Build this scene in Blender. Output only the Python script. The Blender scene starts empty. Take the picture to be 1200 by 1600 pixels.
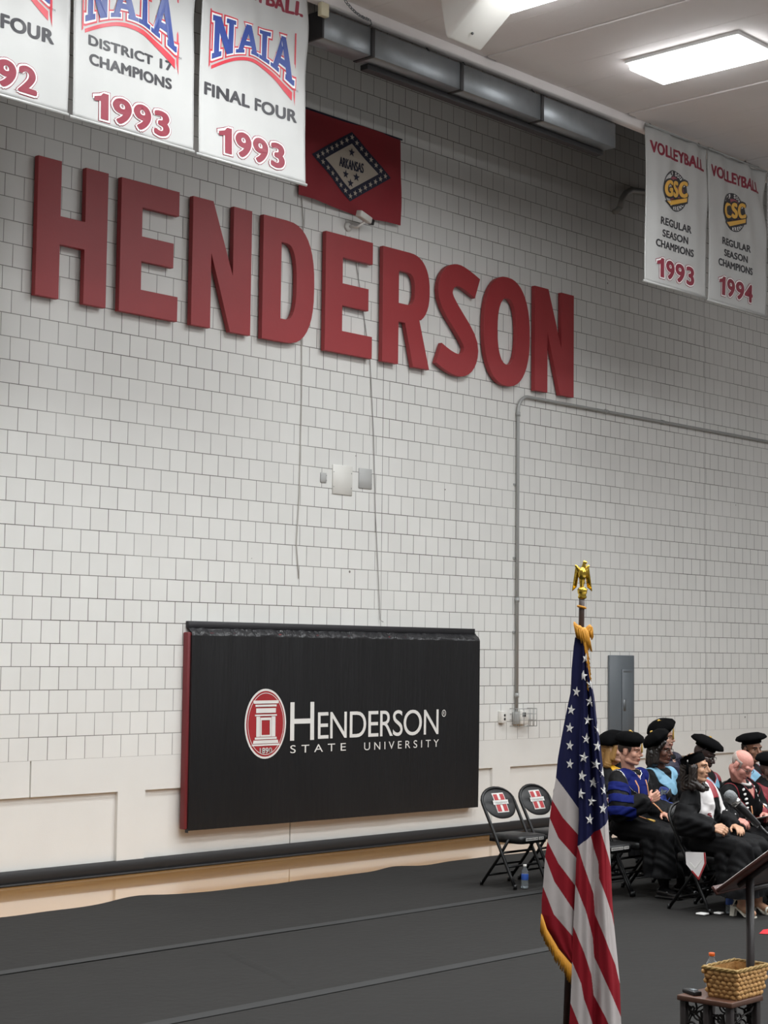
import bpy, bmesh, math, random
import numpy as np
from mathutils import Vector, Matrix, Euler

random.seed(7)
PI = math.pi
SC = bpy.context.scene
COL = SC.collection

# ------------------------------------------------------------------ camera
cam_d = bpy.data.cameras.new('camera')
cam = bpy.data.objects.new('camera', cam_d)
COL.objects.link(cam)
CY, CP, CR = 0.8291, 0.0799, 0.0112
_fwd = Vector((math.sin(CY)*math.cos(CP), math.cos(CY)*math.cos(CP), math.sin(CP)))
_rt = Vector((math.cos(CY), -math.sin(CY), 0))
_up = _rt.cross(_fwd)
_r2 = _rt*math.cos(CR) + _up*math.sin(CR)
_u2 = -_rt*math.sin(CR) + _up*math.cos(CR)
M = Matrix((( _r2.x, _u2.x, -_fwd.x), (_r2.y, _u2.y, -_fwd.y), (_r2.z, _u2.z, -_fwd.z)))
cam.matrix_world = Matrix.Translation((-8.9294, -12.586, 2.0129)) @ M.to_4x4()
cam_d.sensor_fit = 'VERTICAL'
cam_d.sensor_height = 36.0
cam_d.lens = 36.0*2755.6/1600.0
cam_d.clip_end = 200
SC.camera = cam

# ------------------------------------------------------------------ light, exposure
AMBIENT = 0.24         # dim glow of the rest of the arena
LAMP = 12.8        # glow of the troffer lenses
BEAM = 84.0             # watts sent down through each lens
SPREAD = math.radians(150)
EXPOSURE = -0.12
world = bpy.data.worlds.new('arena')
SC.world = world
world.use_nodes = True
world.node_tree.nodes['Background'].inputs[0].default_value = (1.0, 0.965, 0.945, 1)
world.node_tree.nodes['Background'].inputs[1].default_value = AMBIENT
SC.view_settings.view_transform = 'Standard'
SC.view_settings.look = 'None'
SC.view_settings.exposure = EXPOSURE
SC.view_settings.gamma = 1.0
SC.view_settings.use_curve_mapping = False

# ------------------------------------------------------------------ materials
def lin(c):
    if isinstance(c, str):
        c = [int(c[i:i+2], 16)/255 for i in (0, 2, 4)]
    return tuple(((v/12.92) if v <= 0.04045 else ((v+0.055)/1.055)**2.4) for v in c) + (1.0,)

def mat(name, col, rough=0.6, metal=0.0, var=0.0, vscale=8.0, bump=0.0, bscale=60.0, sheen=0.0, stretch=None, spec=0.5):
    m = bpy.data.materials.new(name)
    m.use_nodes = True
    nt = m.node_tree
    b = nt.nodes['Principled BSDF']
    b.inputs['Base Color'].default_value = lin(col)
    b.inputs['Roughness'].default_value = rough
    b.inputs['Metallic'].default_value = metal
    b.inputs['Specular IOR Level'].default_value = spec
    if sheen:
        b.inputs['Sheen Weight'].default_value = sheen
    tc = nt.nodes.new('ShaderNodeTexCoord')
    src = tc.outputs['Object']
    if stretch:
        mp = nt.nodes.new('ShaderNodeMapping')
        mp.inputs['Scale'].default_value = stretch
        nt.links.new(src, mp.inputs['Vector'])
        src = mp.outputs['Vector']
    if var:
        n = nt.nodes.new('ShaderNodeTexNoise')
        n.inputs['Scale'].default_value = vscale
        n.inputs['Detail'].default_value = 4
        nt.links.new(src, n.inputs['Vector'])
        mx = nt.nodes.new('ShaderNodeMix')
        mx.data_type = 'RGBA'
        c = lin(col)
        mx.inputs[6].default_value = tuple(v*(1-var) for v in c[:3]) + (1,)
        mx.inputs[7].default_value = tuple(min(1, v*(1+var)) for v in c[:3]) + (1,)
        nt.links.new(n.outputs['Fac'], mx.inputs[0])
        nt.links.new(mx.outputs[2], b.inputs['Base Color'])
    if bump:
        n2 = nt.nodes.new('ShaderNodeTexNoise')
        n2.inputs['Scale'].default_value = bscale
        n2.inputs['Detail'].default_value = 3
        nt.links.new(src, n2.inputs['Vector'])
        bp = nt.nodes.new('ShaderNodeBump')
        bp.inputs['Strength'].default_value = bump
        bp.inputs['Distance'].default_value = 0.01
        nt.links.new(n2.outputs['Fac'], bp.inputs['Height'])
        nt.links.new(bp.outputs['Normal'], b.inputs['Normal'])
    return m

def emis(name, col, strength):
    m = bpy.data.materials.new(name)
    m.use_nodes = True
    b = m.node_tree.nodes['Principled BSDF']
    b.inputs['Base Color'].default_value = lin(col)
    b.inputs['Emission Color'].default_value = lin(col)
    b.inputs['Emission Strength'].default_value = strength
    return m

def glass(name, col, rough=0.05):
    m = bpy.data.materials.new(name)
    m.use_nodes = True
    b = m.node_tree.nodes['Principled BSDF']
    b.inputs['Base Color'].default_value = lin(col)
    b.inputs['Roughness'].default_value = rough
    b.inputs['Transmission Weight'].default_value = 0.9
    b.inputs['IOR'].default_value = 1.2
    return m

U = 0.2032
def wall_material():
    m = bpy.data.materials.new('painted_block')
    m.use_nodes = True
    nt = m.node_tree
    L = nt.links.new
    b = nt.nodes['Principled BSDF']
    b.inputs['Roughness'].default_value = 0.55
    geo = nt.nodes.new('ShaderNodeNewGeometry')
    sep = nt.nodes.new('ShaderNodeSeparateXYZ')
    L(geo.outputs['Position'], sep.inputs[0])
    def math_(op, a, bb=None, c=None):
        n = nt.nodes.new('ShaderNodeMath'); n.operation = op
        for i, v in enumerate((a, bb, c)):
            if v is None: continue
            if isinstance(v, (int, float)): n.inputs[i].default_value = v
            else: L(v, n.inputs[i])
        return n.outputs[0]
    gx = math_('DIVIDE', sep.outputs[0], U)
    sh = math_('MULTIPLY', math_('GREATER_THAN', sep.outputs[0], 23.5*U), 0.5)
    sh2 = math_('MULTIPLY', math_('GREATER_THAN', sep.outputs[0], 11.1), 0.25)
    gx = math_('ADD', math_('ADD', gx, sh), sh2)
    gz = math_('DIVIDE', math_('SUBTRACT', sep.outputs[2], 1.05), U)
    cmb = nt.nodes.new('ShaderNodeCombineXYZ')
    L(gx, cmb.inputs[0]); L(gz, cmb.inputs[1])
    br = nt.nodes.new('ShaderNodeTexBrick')
    br.offset = 0.5; br.offset_frequency = 2
    br.inputs['Scale'].default_value = 1.0
    br.inputs['Mortar Size'].default_value = 0.019
    br.inputs['Mortar Smooth'].default_value = 0.15
    br.inputs['Brick Width'].default_value = 1.0
    br.inputs['Row Height'].default_value = 1.0
    br.inputs['Color1'].default_value = (0.0, 0.0, 0.0, 1)
    br.inputs['Color2'].default_value = (1, 1, 1, 1)
    br.inputs['Mortar'].default_value = (0, 0, 0, 1)
    L(cmb.outputs[0], br.inputs['Vector'])
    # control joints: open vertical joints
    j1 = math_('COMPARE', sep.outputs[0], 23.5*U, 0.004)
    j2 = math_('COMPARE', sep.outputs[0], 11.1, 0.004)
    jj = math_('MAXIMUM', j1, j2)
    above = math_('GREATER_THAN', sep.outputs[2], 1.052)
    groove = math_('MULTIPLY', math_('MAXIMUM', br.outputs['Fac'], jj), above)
    # joint darkness weakens at random from place to place
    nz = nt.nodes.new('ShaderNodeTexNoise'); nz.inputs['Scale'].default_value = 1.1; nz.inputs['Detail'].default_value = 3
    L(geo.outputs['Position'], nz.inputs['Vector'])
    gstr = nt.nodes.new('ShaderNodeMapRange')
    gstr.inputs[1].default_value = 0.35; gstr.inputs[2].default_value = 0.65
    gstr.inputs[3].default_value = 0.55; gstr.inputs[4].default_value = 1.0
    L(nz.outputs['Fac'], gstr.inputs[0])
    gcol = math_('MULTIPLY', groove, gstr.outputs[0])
    n1 = nt.nodes.new('ShaderNodeTexNoise'); n1.inputs['Scale'].default_value = 2.6; n1.inputs['Detail'].default_value = 6
    L(geo.outputs['Position'], n1.inputs['Vector'])
    tone = math_('ADD', math_('MULTIPLY', br.outputs['Color'], math_('MULTIPLY', above, 0.35)), math_('MULTIPLY', n1.outputs['Fac'], 0.65))
    mx = nt.nodes.new('ShaderNodeMix'); mx.data_type = 'RGBA'
    mx.inputs[6].default_value = lin('d5d4d0'); mx.inputs[7].default_value = lin('e3e2de')
    L(tone, mx.inputs[0])
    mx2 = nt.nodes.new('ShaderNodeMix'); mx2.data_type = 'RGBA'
    mx2.inputs[7].default_value = lin('5d5852')  # shade of the joint grooves put into the colour, along with joint dirt
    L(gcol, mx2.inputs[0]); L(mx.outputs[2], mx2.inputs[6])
    # pin holes and scuffs
    vz = nt.nodes.new('ShaderNodeTexVoronoi'); vz.inputs['Scale'].default_value = 1.6
    L(geo.outputs['Position'], vz.inputs['Vector'])
    pin = math_('LESS_THAN', vz.outputs['Distance'], 0.022)
    mx3 = nt.nodes.new('ShaderNodeMix'); mx3.data_type = 'RGBA'
    mx3.inputs[7].default_value = lin('7d7871')
    L(pin, mx3.inputs[0]); L(mx2.outputs[2], mx3.inputs[6])
    L(mx3.outputs[2], b.inputs['Base Color'])
    n3 = nt.nodes.new('ShaderNodeTexNoise'); n3.inputs['Scale'].default_value = 90; n3.inputs['Detail'].default_value = 2
    L(geo.outputs['Position'], n3.inputs['Vector'])
    h = math_('SUBTRACT', math_('MULTIPLY', n3.outputs['Fac'], 0.12), groove)
    bp = nt.nodes.new('ShaderNodeBump'); bp.inputs['Strength'].default_value = 0.6; bp.inputs['Distance'].default_value = 0.006
    L(h, bp.inputs['Height']); L(bp.outputs['Normal'], b.inputs['Normal'])
    return m

def wood_floor_material():
    m = bpy.data.materials.new('maple_floor')
    m.use_nodes = True
    nt = m.node_tree; L = nt.links.new
    b = nt.nodes['Principled BSDF']
    b.inputs['Roughness'].default_value = 0.07
    b.inputs['Coat Weight'].default_value = 0.5
    b.inputs['Coat Roughness'].default_value = 0.04
    geo = nt.nodes.new('ShaderNodeNewGeometry')
    mp = nt.nodes.new('ShaderNodeMapping'); mp.inputs['Scale'].default_value = (1, 1, 1)
    L(geo.outputs['Position'], mp.inputs['Vector'])
    br = nt.nodes.new('ShaderNodeTexBrick')
    br.inputs['Scale'].default_value = 1.0
    br.inputs['Brick Width'].default_value = 0.9
    br.inputs['Row Height'].default_value = 0.057
    br.inputs['Mortar Size'].default_value = 0.0006
    br.inputs['Color1'].default_value = lin('aa7a45'); br.inputs['Color2'].default_value = lin('bb8e58')
    br.inputs['Mortar'].default_value = lin('a67d49')
    L(mp.outputs[0], br.inputs['Vector'])
    n = nt.nodes.new('ShaderNodeTexNoise'); n.inputs['Scale'].default_value = 6
    mp2 = nt.nodes.new('ShaderNodeMapping'); mp2.inputs['Scale'].default_value = (0.5, 14, 1)
    L(geo.outputs['Position'], mp2.inputs['Vector']); L(mp2.outputs[0], n.inputs['Vector'])
    mx = nt.nodes.new('ShaderNodeMix'); mx.data_type = 'RGBA'; mx.blend_type = 'MULTIPLY'
    mx.inputs[0].default_value = 0.35
    L(br.outputs['Color'], mx.inputs[6]); L(n.outputs['Color'], mx.inputs[7])
    L(br.outputs['Color'], b.inputs['Base Color'])
    return m

MT = {}
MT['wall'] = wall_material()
MT['woodfloor'] = wood_floor_material()
MT['ceiling'] = mat('painted_concrete', 'e6e1df', 0.8, var=0.06, vscale=1.5, bump=0.15, bscale=30)
MT['pale_bounce'] = mat('pale_bounce', 'aca8a5', 0.7, var=0.05, vscale=2)
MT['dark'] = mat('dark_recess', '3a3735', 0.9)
MT['cover'] = mat('floor_cover', '2b2a29', 0.8, var=0.10, vscale=3.0, bump=0.35, bscale=14, spec=0.12)
MT['tape'] = mat('seam_tape', '363636', 0.7, var=0.08, vscale=5, spec=0.15)
MT['vinyl_black'] = mat('vinyl_black', '222124', 0.55, var=0.2, vscale=9)
MT['rubber'] = mat('rubber_base', '1c1b1c', 0.5, var=0.2, vscale=6)
MT['red_paint'] = mat('red_letter_paint', '9a3236', 0.5, var=0.07, vscale=4, bump=0.1, bscale=25)
MT['red_chip'] = mat('chipped_edge', 'b98f86', 0.7)
MT['maroon_pad'] = mat('maroon_pad', '6f2429', 0.5, var=0.1, vscale=5)
MT['pad_black'] = mat('black_banner_vinyl', '131315', 0.40, var=0.25, vscale=5, bump=0.7, bscale=4, stretch=(6, 6, 0.6))
MT['pad_sheen'] = mat('gathered_vinyl', '2c2c2e', 0.30, bump=1.0, bscale=14, stretch=(3, 3, 0.5))
MT['print_white'] = mat('white_print', 'dcdad6', 0.5)
MT['print_red'] = mat('red_print', '9c2429', 0.5)
MT['galv'] = mat('galvanised_steel', '83878a', 0.42, metal=0.75, var=0.18, vscale=7, bump=0.1, bscale=20)
MT['galv_dark'] = mat('dark_steel', '2d2c2d', 0.6, metal=0.2)
MT['conduit'] = mat('conduit_grey', 'a5a6a4', 0.45, metal=0.2)
MT['panel_grey'] = mat('panel_grey', '5f656a', 0.45, var=0.05, vscale=4)
MT['white_plastic'] = mat('white_plastic', 'd9d7d1', 0.4)
MT['cream'] = mat('cream_plastic', 'c9c1a4', 0.5)
MT['banner'] = mat('banner_satin', 'b0b0ae', 0.45, var=0.03, vscale=6)
MT['b_maroon'] = mat('banner_maroon', '7f1a30', 0.5)
MT['b_black'] = mat('banner_black', '26252a', 0.5)
MT['b_blue'] = mat('banner_blue', '1e3a86', 0.45)
MT['b_red'] = mat('banner_red', 'bf2536', 0.45)
MT['b_white'] = mat('banner_white_edge', 'e4e4e2', 0.5)
MT['b_gold'] = mat('banner_gold', 'd6a545', 0.45)
MT['b_pink'] = mat('banner_rose', '8f4452', 0.5)
MT['fl_red'] = mat('state_flag_red', '8c1824', 0.7, var=0.12, vscale=6, sheen=0.2)
MT['fl_navy'] = mat('state_flag_navy', '1d1f35', 0.7)
MT['fl_white'] = mat('state_flag_white', 'b3a89a', 0.7)
MT['us_red'] = mat('flag_red', '861723', 0.7, var=0.06, vscale=20, spec=0.2)
MT['us_white'] = mat('flag_white', 'b5adab', 0.7, var=0.04, vscale=20, spec=0.2)
MT['us_blue'] = mat('flag_blue', '15183e', 0.7, var=0.1, vscale=20, spec=0.2)
MT['us_star'] = mat('flag_star', 'cfcdca', 0.5)
MT['fringe'] = mat('gold_fringe', 'c98a1e', 0.55, var=0.25, vscale=60, bump=0.4, bscale=180, stretch=(4, 4, 0.4))
MT['pole'] = mat('pole_wood', '3d2d26', 0.35, var=0.2, vscale=20)
MT['gold'] = mat('polished_gold', 'd9b850', 0.22, metal=1.0, bump=0.2, bscale=40)
MT['chair_metal'] = mat('chair_black_metal', '0c0c0d', 0.4, spec=0.35)
MT['chair_vinyl'] = mat('chair_black_vinyl', '101011', 0.45, bump=0.1, bscale=80)
MT['label_white'] = mat('label_white', 'c8c6c2', 0.5)
MT['gown'] = mat('gown_black', '08080a', 0.7, bump=0.2, bscale=28, spec=0.18)
MT['velvet_black'] = mat('velvet_black', '060607', 0.9, spec=0.08)
MT['velvet_blue'] = mat('velvet_blue', '0d1858', 0.8, spec=0.15)
MT['hood_lightblue'] = mat('hood_lightblue', '729fb8', 0.6)
MT['hood_maroon'] = mat('hood_maroon', '7a1522', 0.6)
MT['hood_yellow'] = mat('hood_yellow', 'd8a416', 0.6)
MT['hood_purple'] = mat('hood_purple', '140f28', 0.6)
MT['stole_white'] = mat('stole_white', 'd9d5d4', 0.5, sheen=0.2)
MT['cord_orange'] = mat('cord_orange', 'c98c62', 0.6)
MT['cord_gold'] = mat('cord_gold', 'c9a24c', 0.5)
MT['silver'] = mat('silver', 'b9b9b6', 0.25, metal=0.9)
MT['shoe_black'] = mat('shoe_black', '131214', 0.25)
MT['shoe_white'] = mat('shoe_cream', 'd8d4c6', 0.4)
MT['sandwood'] = mat('lectern_wood', '4a2b26', 0.35, var=0.15, vscale=6, stretch=(1, 6, 1))
MT['darkpost'] = mat('dark_post', '221c1c', 0.4)
MT['tablewood'] = mat('table_wood', '5a3d30', 0.4, var=0.25, vscale=9, stretch=(1, 5, 1))
MT['iron'] = mat('black_iron', '1e1a19', 0.5, metal=0.3)
MT['wicker'] = mat('wicker', 'c0935a', 0.6, var=0.25, vscale=14, bump=0.4, bscale=70)
MT['wicker_rim'] = mat('wicker_rim', '9a7c45', 0.6, var=0.2, vscale=40)
MT['orange'] = mat('orange_cap', 'e0641e', 0.4)
MT['clear'] = glass('clear_plastic', 'eef3f6')
MT['water'] = glass('water', 'dbe7ee', 0.0)
MT['blue_label'] = mat('blue_label', '2b4f9c', 0.45)
MT['mic_grey'] = mat('mic_grille', '7f8284', 0.45, metal=0.5, bump=0.6, bscale=400)
MT['paper'] = mat('paper_white', 'e6e5e2', 0.6)
MT['red_cloth'] = mat('red_cloth', 'c4202a', 0.6)
MT['black_plastic'] = mat('black_plastic', '1b1b1d', 0.35)
MT['lamp'] = emis('lamp_diffuser', 'f7f9fb', LAMP)
MT['lamp_frame'] = mat('lamp_frame', 'd8d8d6', 0.5)
MT['wire_pale'] = mat('pale_wire', 'b5b1aa', 0.6)
MT['wire_grey'] = mat('grey_wire', '9a9692', 0.6)

# ------------------------------------------------------------------ mesh helpers
class G:
    """collects vertices and faces with material slots, then links ONE mesh object"""
    def __init__(s):
        s.v = []; s.f = []; s.m = []; s.sm = []
    def add(s, verts, faces, mi=0, smooth=False):
        o = len(s.v)
        s.v.extend([tuple(q) for q in verts])
        for f in faces:
            s.f.append(tuple(i+o for i in f)); s.m.append(mi); s.sm.append(smooth)
        return s
    def box(s, x0, x1, y0, y1, z0, z1, mi=0, R=None, T=None):
        vs = [(x0,y0,z0),(x1,y0,z0),(x1,y1,z0),(x0,y1,z0),(x0,y0,z1),(x1,y0,z1),(x1,y1,z1),(x0,y1,z1)]
        if R is not None: vs = [R @ Vector(q) for q in vs]
        if T is not None: vs = [Vector(q)+Vector(T) for q in vs]
        return s.add(vs, [(3,2,1,0),(4,5,6,7),(0,1,5,4),(1,2,6,5),(2,3,7,6),(3,0,4,7)], mi)
    def bbox(s, x0, x1, y0, y1, z0, z1, bev=0.01, seg=2, mi=0, R=None, T=None):
        bm = bmesh.new()
        bmesh.ops.create_cube(bm, size=1)
        for v in bm.verts:
            v.co = ((x0+x1)/2+v.co.x*(x1-x0), (y0+y1)/2+v.co.y*(y1-y0), (z0+z1)/2+v.co.z*(z1-z0))
        bmesh.ops.bevel(bm, geom=bm.edges[:], offset=bev, segments=seg, profile=0.5, affect='EDGES')
        return s.bm(bm, mi, True, R, T)
    def bm(s, bm, mi=0, smooth=False, R=None, T=None):
        bm.verts.index_update()
        vs = [v.co.copy() for v in bm.verts]
        if R is not None: vs = [R @ q for q in vs]
        if T is not None: vs = [q+Vector(T) for q in vs]
        s.add(vs, [[v.index for v in f.verts] for f in bm.faces], mi, smooth)
        bm.free()
        return s
    def tube(s, path, r, n=8, mi=0, closed=False, caps=True):
        P = [Vector(q) for q in path]
        k = len(P)
        rs = r if isinstance(r, (list, tuple)) else [r]*k
        rings = []
        prev = None
        for i in range(k):
            if closed: t = (P[(i+1) % k]-P[i-1])
            else: t = (P[min(i+1, k-1)]-P[max(i-1, 0)])
            t = t.normalized() if t.length > 1e-9 else Vector((0,0,1))
            if prev is None:
                a = Vector((0,0,1)) if abs(t.z) < 0.9 else Vector((1,0,0))
                nrm = (a - t*a.dot(t)).normalized()
            else:
                nrm = prev - t*prev.dot(t)
                nrm = nrm.normalized() if nrm.length > 1e-6 else prev
            prev = nrm
            bn = t.cross(nrm)
            rings.append([P[i] + (nrm*math.cos(2*PI*j/n)+bn*math.sin(2*PI*j/n))*rs[i] for j in range(n)])
        vs = [q for ring in rings for q in ring]
        fs = []
        for i in range(k if closed else k-1):
            a = i*n; b = ((i+1) % k)*n
            for j in range(n):
                fs.append((a+j, a+(j+1) % n, b+(j+1) % n, b+j))
        if not closed and caps:
            fs.append(tuple(range(n-1, -1, -1))); fs.append(tuple((k-1)*n+j for j in range(n)))
        return s.add(vs, fs, mi, True)
    def lathe(s, prof, n=16, mi=0, c=(0,0,0), ax=None):
        R = Vector((0,0,1)).rotation_difference(Vector(ax)).to_matrix() if ax is not None else Matrix.Identity(3)
        vs = []; fs = []
        for (r, z) in prof:
            for j in range(n):
                vs.append(R @ Vector((r*math.cos(2*PI*j/n), r*math.sin(2*PI*j/n), z)) + Vector(c))
        for i in range(len(prof)-1):
            for j in range(n):
                fs.append((i*n+j, i*n+(j+1) % n, (i+1)*n+(j+1) % n, (i+1)*n+j))
        fs.append(tuple(range(n-1, -1, -1))); fs.append(tuple((len(prof)-1)*n+j for j in range(n)))
        return s.add(vs, fs, mi, True)
    def ell(s, c, r, mi=0, R=None, sub=2):
        bm = bmesh.new()
        bmesh.ops.create_icosphere(bm, subdivisions=sub, radius=1)
        for v in bm.verts:
            q = Vector((v.co.x*r[0], v.co.y*r[1], v.co.z*r[2]))
            v.co = (R @ q if R is not None else q) + Vector(c)
        return s.bm(bm, mi, True)
    def prism(s, poly, fn, t0, t1, mi=0, side=None):
        """poly in 2-D, fn(u, v, t) -> point; extruded from t0 to t1"""
        n = len(poly)
        vs = [fn(u, v, t0) for u, v in poly] + [fn(u, v, t1) for u, v in poly]
        s.add(vs, [tuple(range(n)), tuple(range(2*n-1, n-1, -1))], mi)
        s.add(vs, [(i, i+n, (i+1) % n+n, (i+1) % n) for i in range(n)], mi if side is None else side)
        return s
    def build(s, name, mats, parent=None, loc=None, flat=False):
        me = bpy.data.meshes.new(name)
        me.from_pydata(s.v, [], s.f)
        for mm in (mats if isinstance(mats, (list, tuple)) else [mats]):
            me.materials.append(MT[mm] if isinstance(mm, str) else mm)
        me.polygons.foreach_set('material_index', s.m)
        me.polygons.foreach_set('use_smooth', [bool(q) and not flat for q in s.sm])
        me.update()
        o = bpy.data.objects.new(name, me)
        COL.objects.link(o)
        if parent is not None: o.parent = parent
        if loc is not None: o.location = loc
        return o

def empty(name, loc=(0,0,0), rz=0.0):
    o = bpy.data.objects.new(name, None)
    o.empty_display_size = 0.1
    COL.objects.link(o)
    o.location = loc; o.rotation_euler = (0, 0, rz)
    return o
def tag(o, label, cat, group=None, kind=None):
    o['label'] = label; o['category'] = cat
    if group: o['group'] = group
    if kind: o['kind'] = kind
    return o
def struct(o, label=None, cat=None):
    o['kind'] = 'structure'
    if label: o['label'] = label
    if cat: o['category'] = cat
    return o
def recalc(o):
    bm = bmesh.new(); bm.from_mesh(o.data)
    bmesh.ops.recalc_face_normals(bm, faces=bm.faces[:]); bm.to_mesh(o.data); bm.free()
    return o

def text_geo(body, bold=0.0, spacing=1.0, res=6):
    cu = bpy.data.curves.new('t', 'FONT')
    cu.body = body; cu.size = 1.0; cu.offset = bold; cu.fill_mode = 'FRONT'; cu.resolution_u = res
    cu.space_character = spacing
    o = bpy.data.objects.new('t', cu); COL.objects.link(o)
    dg = bpy.context.evaluated_depsgraph_get()
    me = bpy.data.meshes.new_from_object(o.evaluated_get(dg))
    vs = [tuple(v.co[:2]) for v in me.vertices]; fs = [tuple(p.vertices) for p in me.polygons]
    bpy.data.objects.remove(o); bpy.data.meshes.remove(me); bpy.data.curves.remove(cu)
    return vs, fs
def fit_text(body, u0, u1, v0, v1, bold=0.0, spacing=1.0):
    vs, fs = text_geo(body, bold, spacing)
    a = np.array(vs); lo = a.min(0); hi = a.max(0)
    a = (a-lo)/(hi-lo)*np.array([u1-u0, v1-v0])+np.array([u0, v0])
    return [tuple(q) for q in a], fs
def put_text(g, body, u0, u1, v0, v1, fn, bold=0.0, spacing=1.0, mi=0):
    """lettering fitted to a rectangle; bold is a share of the letter height"""
    b = bold*(v1-v0); sg = 1 if u1 > u0 else -1
    vs, fs = fit_text(body, u0+sg*b, u1-sg*b, v0+b*0.6, v1-b*0.6, 0.0, spacing)
    ring_ = [(0, 0)] if bold <= 0 else [(math.cos(k*PI/4)*b, math.sin(k*PI/4)*b*0.6) for k in range(8)]
    for du, dv in ring_: g.add([fn(u+du, v+dv) for u, v in vs], fs, mi)
def star_poly(cx, cy, r, rot=0.0, sx=1.0, k=0.4):
    return [(cx+sx*(r if i % 2 == 0 else r*k)*math.sin(rot+i*PI/5), cy+(r if i % 2 == 0 else r*k)*math.cos(rot+i*PI/5)) for i in range(10)]
def fan(g, poly, fn, c, mi=0):
    n = len(poly)
    g.add([fn(*c)]+[fn(*q) for q in poly], [(0, i+1, (i+1) % n+1) for i in range(n)], mi)
def lerp_tab(tab, z, iz=1, ix=0):
    zs = np.array([q[iz] for q in tab]); xs = np.array([q[ix] for q in tab])
    o = np.argsort(zs)
    return np.interp(z, zs[o], xs[o])

# ================================================================== SETTING
# floor
g = G(); g.box(-16, 24, -22, 0.25, -0.2, 0.0)
struct(g.build('floor', 'woodfloor'))
g = G(); g.box(-16, 24, -22, -11.02, 0.0, 0.01); struct(g.build('floor_bounce', 'pale_bounce'), 'pale grey floor added out of view to bounce light', 'floor')  # unseen pale slab, added to bounce light onto ceiling and upper wall

# back wall: block field above, concrete band and recessed panels below
g = G()
g.box(-16, 24, 0.0, 0.3, 1.05, 9.4)
segs = [(-16, 0.327), (0.343, 11.09), (11.11, 24)]
for a, b_ in segs: g.box(a, b_, 0.0, 0.3, 0.742, 1.0499)
g.box(0.327, 0.343, 0.02, 0.3, 0.742, 1.0499); g.box(11.09, 11.11, 0.02, 0.3, 0.742, 1.0499)
for k in range(-2, 5):
    x = 1.30+5.36*k
    g.box(x, x+0.32, 0.0, 0.3, 0, 0.7419)
    mid = x+0.32-0.0
    xm = 3.516+5.36*k
    g.box(x+0.32, xm-0.008, 0.035, 0.3, 0, 0.7419); g.box(xm+0.008, x+5.36, 0.035, 0.3, 0, 0.7419)
    g.box(xm-0.008, xm+0.008, 0.06, 0.3, 0, 0.7419)
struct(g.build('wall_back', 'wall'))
# rubber base following the wall
g = G()
g.bbox(-16, 24, -0.012, 0.034, 0.0, 0.125, 0.004, 1)
g.bbox(-16, 24, -0.045, 0.0, 0.0, 0.022, 0.006, 1)
struct(g.build('baseboard_back', 'rubber'))

# concrete plank ceiling that stops short of the wall, and the roof above the gap
g = G()
xs = []
x = 4.075-2.36*9
edges = []
for k in range(18):
    c = 4.0+2.37*k-2.37*8
    edges.append(c)
for k in range(len(edges)-1):
    a, b_ = edges[k]+0.075+0.014, edges[k+1]-0.075-0.014
    w = (b_-a)/4
    for q in range(4):
        g.box(a+w*q+0.002, a+w*(q+1)-0.002, -22, -2.06, 7.75, 7.95)
    g.box(edges[k]-0.075, edges[k]+0.075, -22, -2.10, 7.738, 7.95)
g.box(-16, 24, -22, -2.06, 7.96, 8.0)
struct(g.build('ceiling', 'ceiling'))
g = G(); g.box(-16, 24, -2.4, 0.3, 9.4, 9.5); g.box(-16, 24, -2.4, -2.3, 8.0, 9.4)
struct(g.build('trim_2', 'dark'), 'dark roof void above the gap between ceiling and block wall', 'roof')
g = G(); g.bbox(-16, 24, -2.06, -1.95, 7.66, 7.80, 0.01, 1)
struct(g.build('trim_1', 'ceiling'), 'pale ledge along the ceiling edge above the duct', 'trim')

# ------------------------------------------------------------------ ceiling troffers
def troffer():
    t = empty('ceiling_light')
    f = G()
    f.box(-0.325, -0.30, -0.625, 0.625, 0.0, 0.035); f.box(0.30, 0.325, -0.625, 0.625, 0.0, 0.035)
    f.box(-0.30, 0.30, -0.625, -0.60, 0.0, 0.035); f.box(-0.30, 0.30, 0.60, 0.625, 0.0, 0.035)
    f.build('frame', 'lamp_frame', t)
    d = G(); d.bbox(-0.298, 0.298, -0.598, 0.598, -0.07, 0.032, 0.02, 2)
    d.build('diffuser', 'lamp', t)
    ld = bpy.data.lights.new('lamp', 'AREA'); ld.shape = 'RECTANGLE'; ld.size = 0.58; ld.size_y = 1.18
    ld.energy = BEAM; ld.spread = SPREAD; ld.color = (0.93, 0.965, 0.975)
    lo = bpy.data.objects.new('lamp', ld); COL.objects.link(lo); lo.parent = t; lo.location = (0, 0, -0.075)
    return t
def copy_tree(o, parent=None):
    c = o.copy(); COL.objects.link(c)
    if parent is not None: c.parent = parent
    for ch in list(o.children): copy_tree(ch, c)
    return c
T0 = troffer()
first = True
LAMPS = [(ix, iy) for iy in range(4) for ix in range(-4, 5) if not (iy == 0 and ix > 0)]
for ix, iy in LAMPS:
    t = T0 if first else copy_tree(T0)
    first = False
    t.location = (5.19+2.51*ix, -3.66-3.9*iy, 7.715)
    if (ix, iy) == (0, 0):
        tag(t, 'lit rectangular ceiling light above the volleyball banners', 'ceiling light', 'ceiling lights')
    elif (ix, iy) == (-1, 0):
        tag(t, 'lit ceiling light partly hidden behind the white box at the top edge', 'ceiling light', 'ceiling lights')
    else:
        tag(t, 'lit ceiling light further out over the gym floor, out of view', 'ceiling light', 'ceiling lights')

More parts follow.
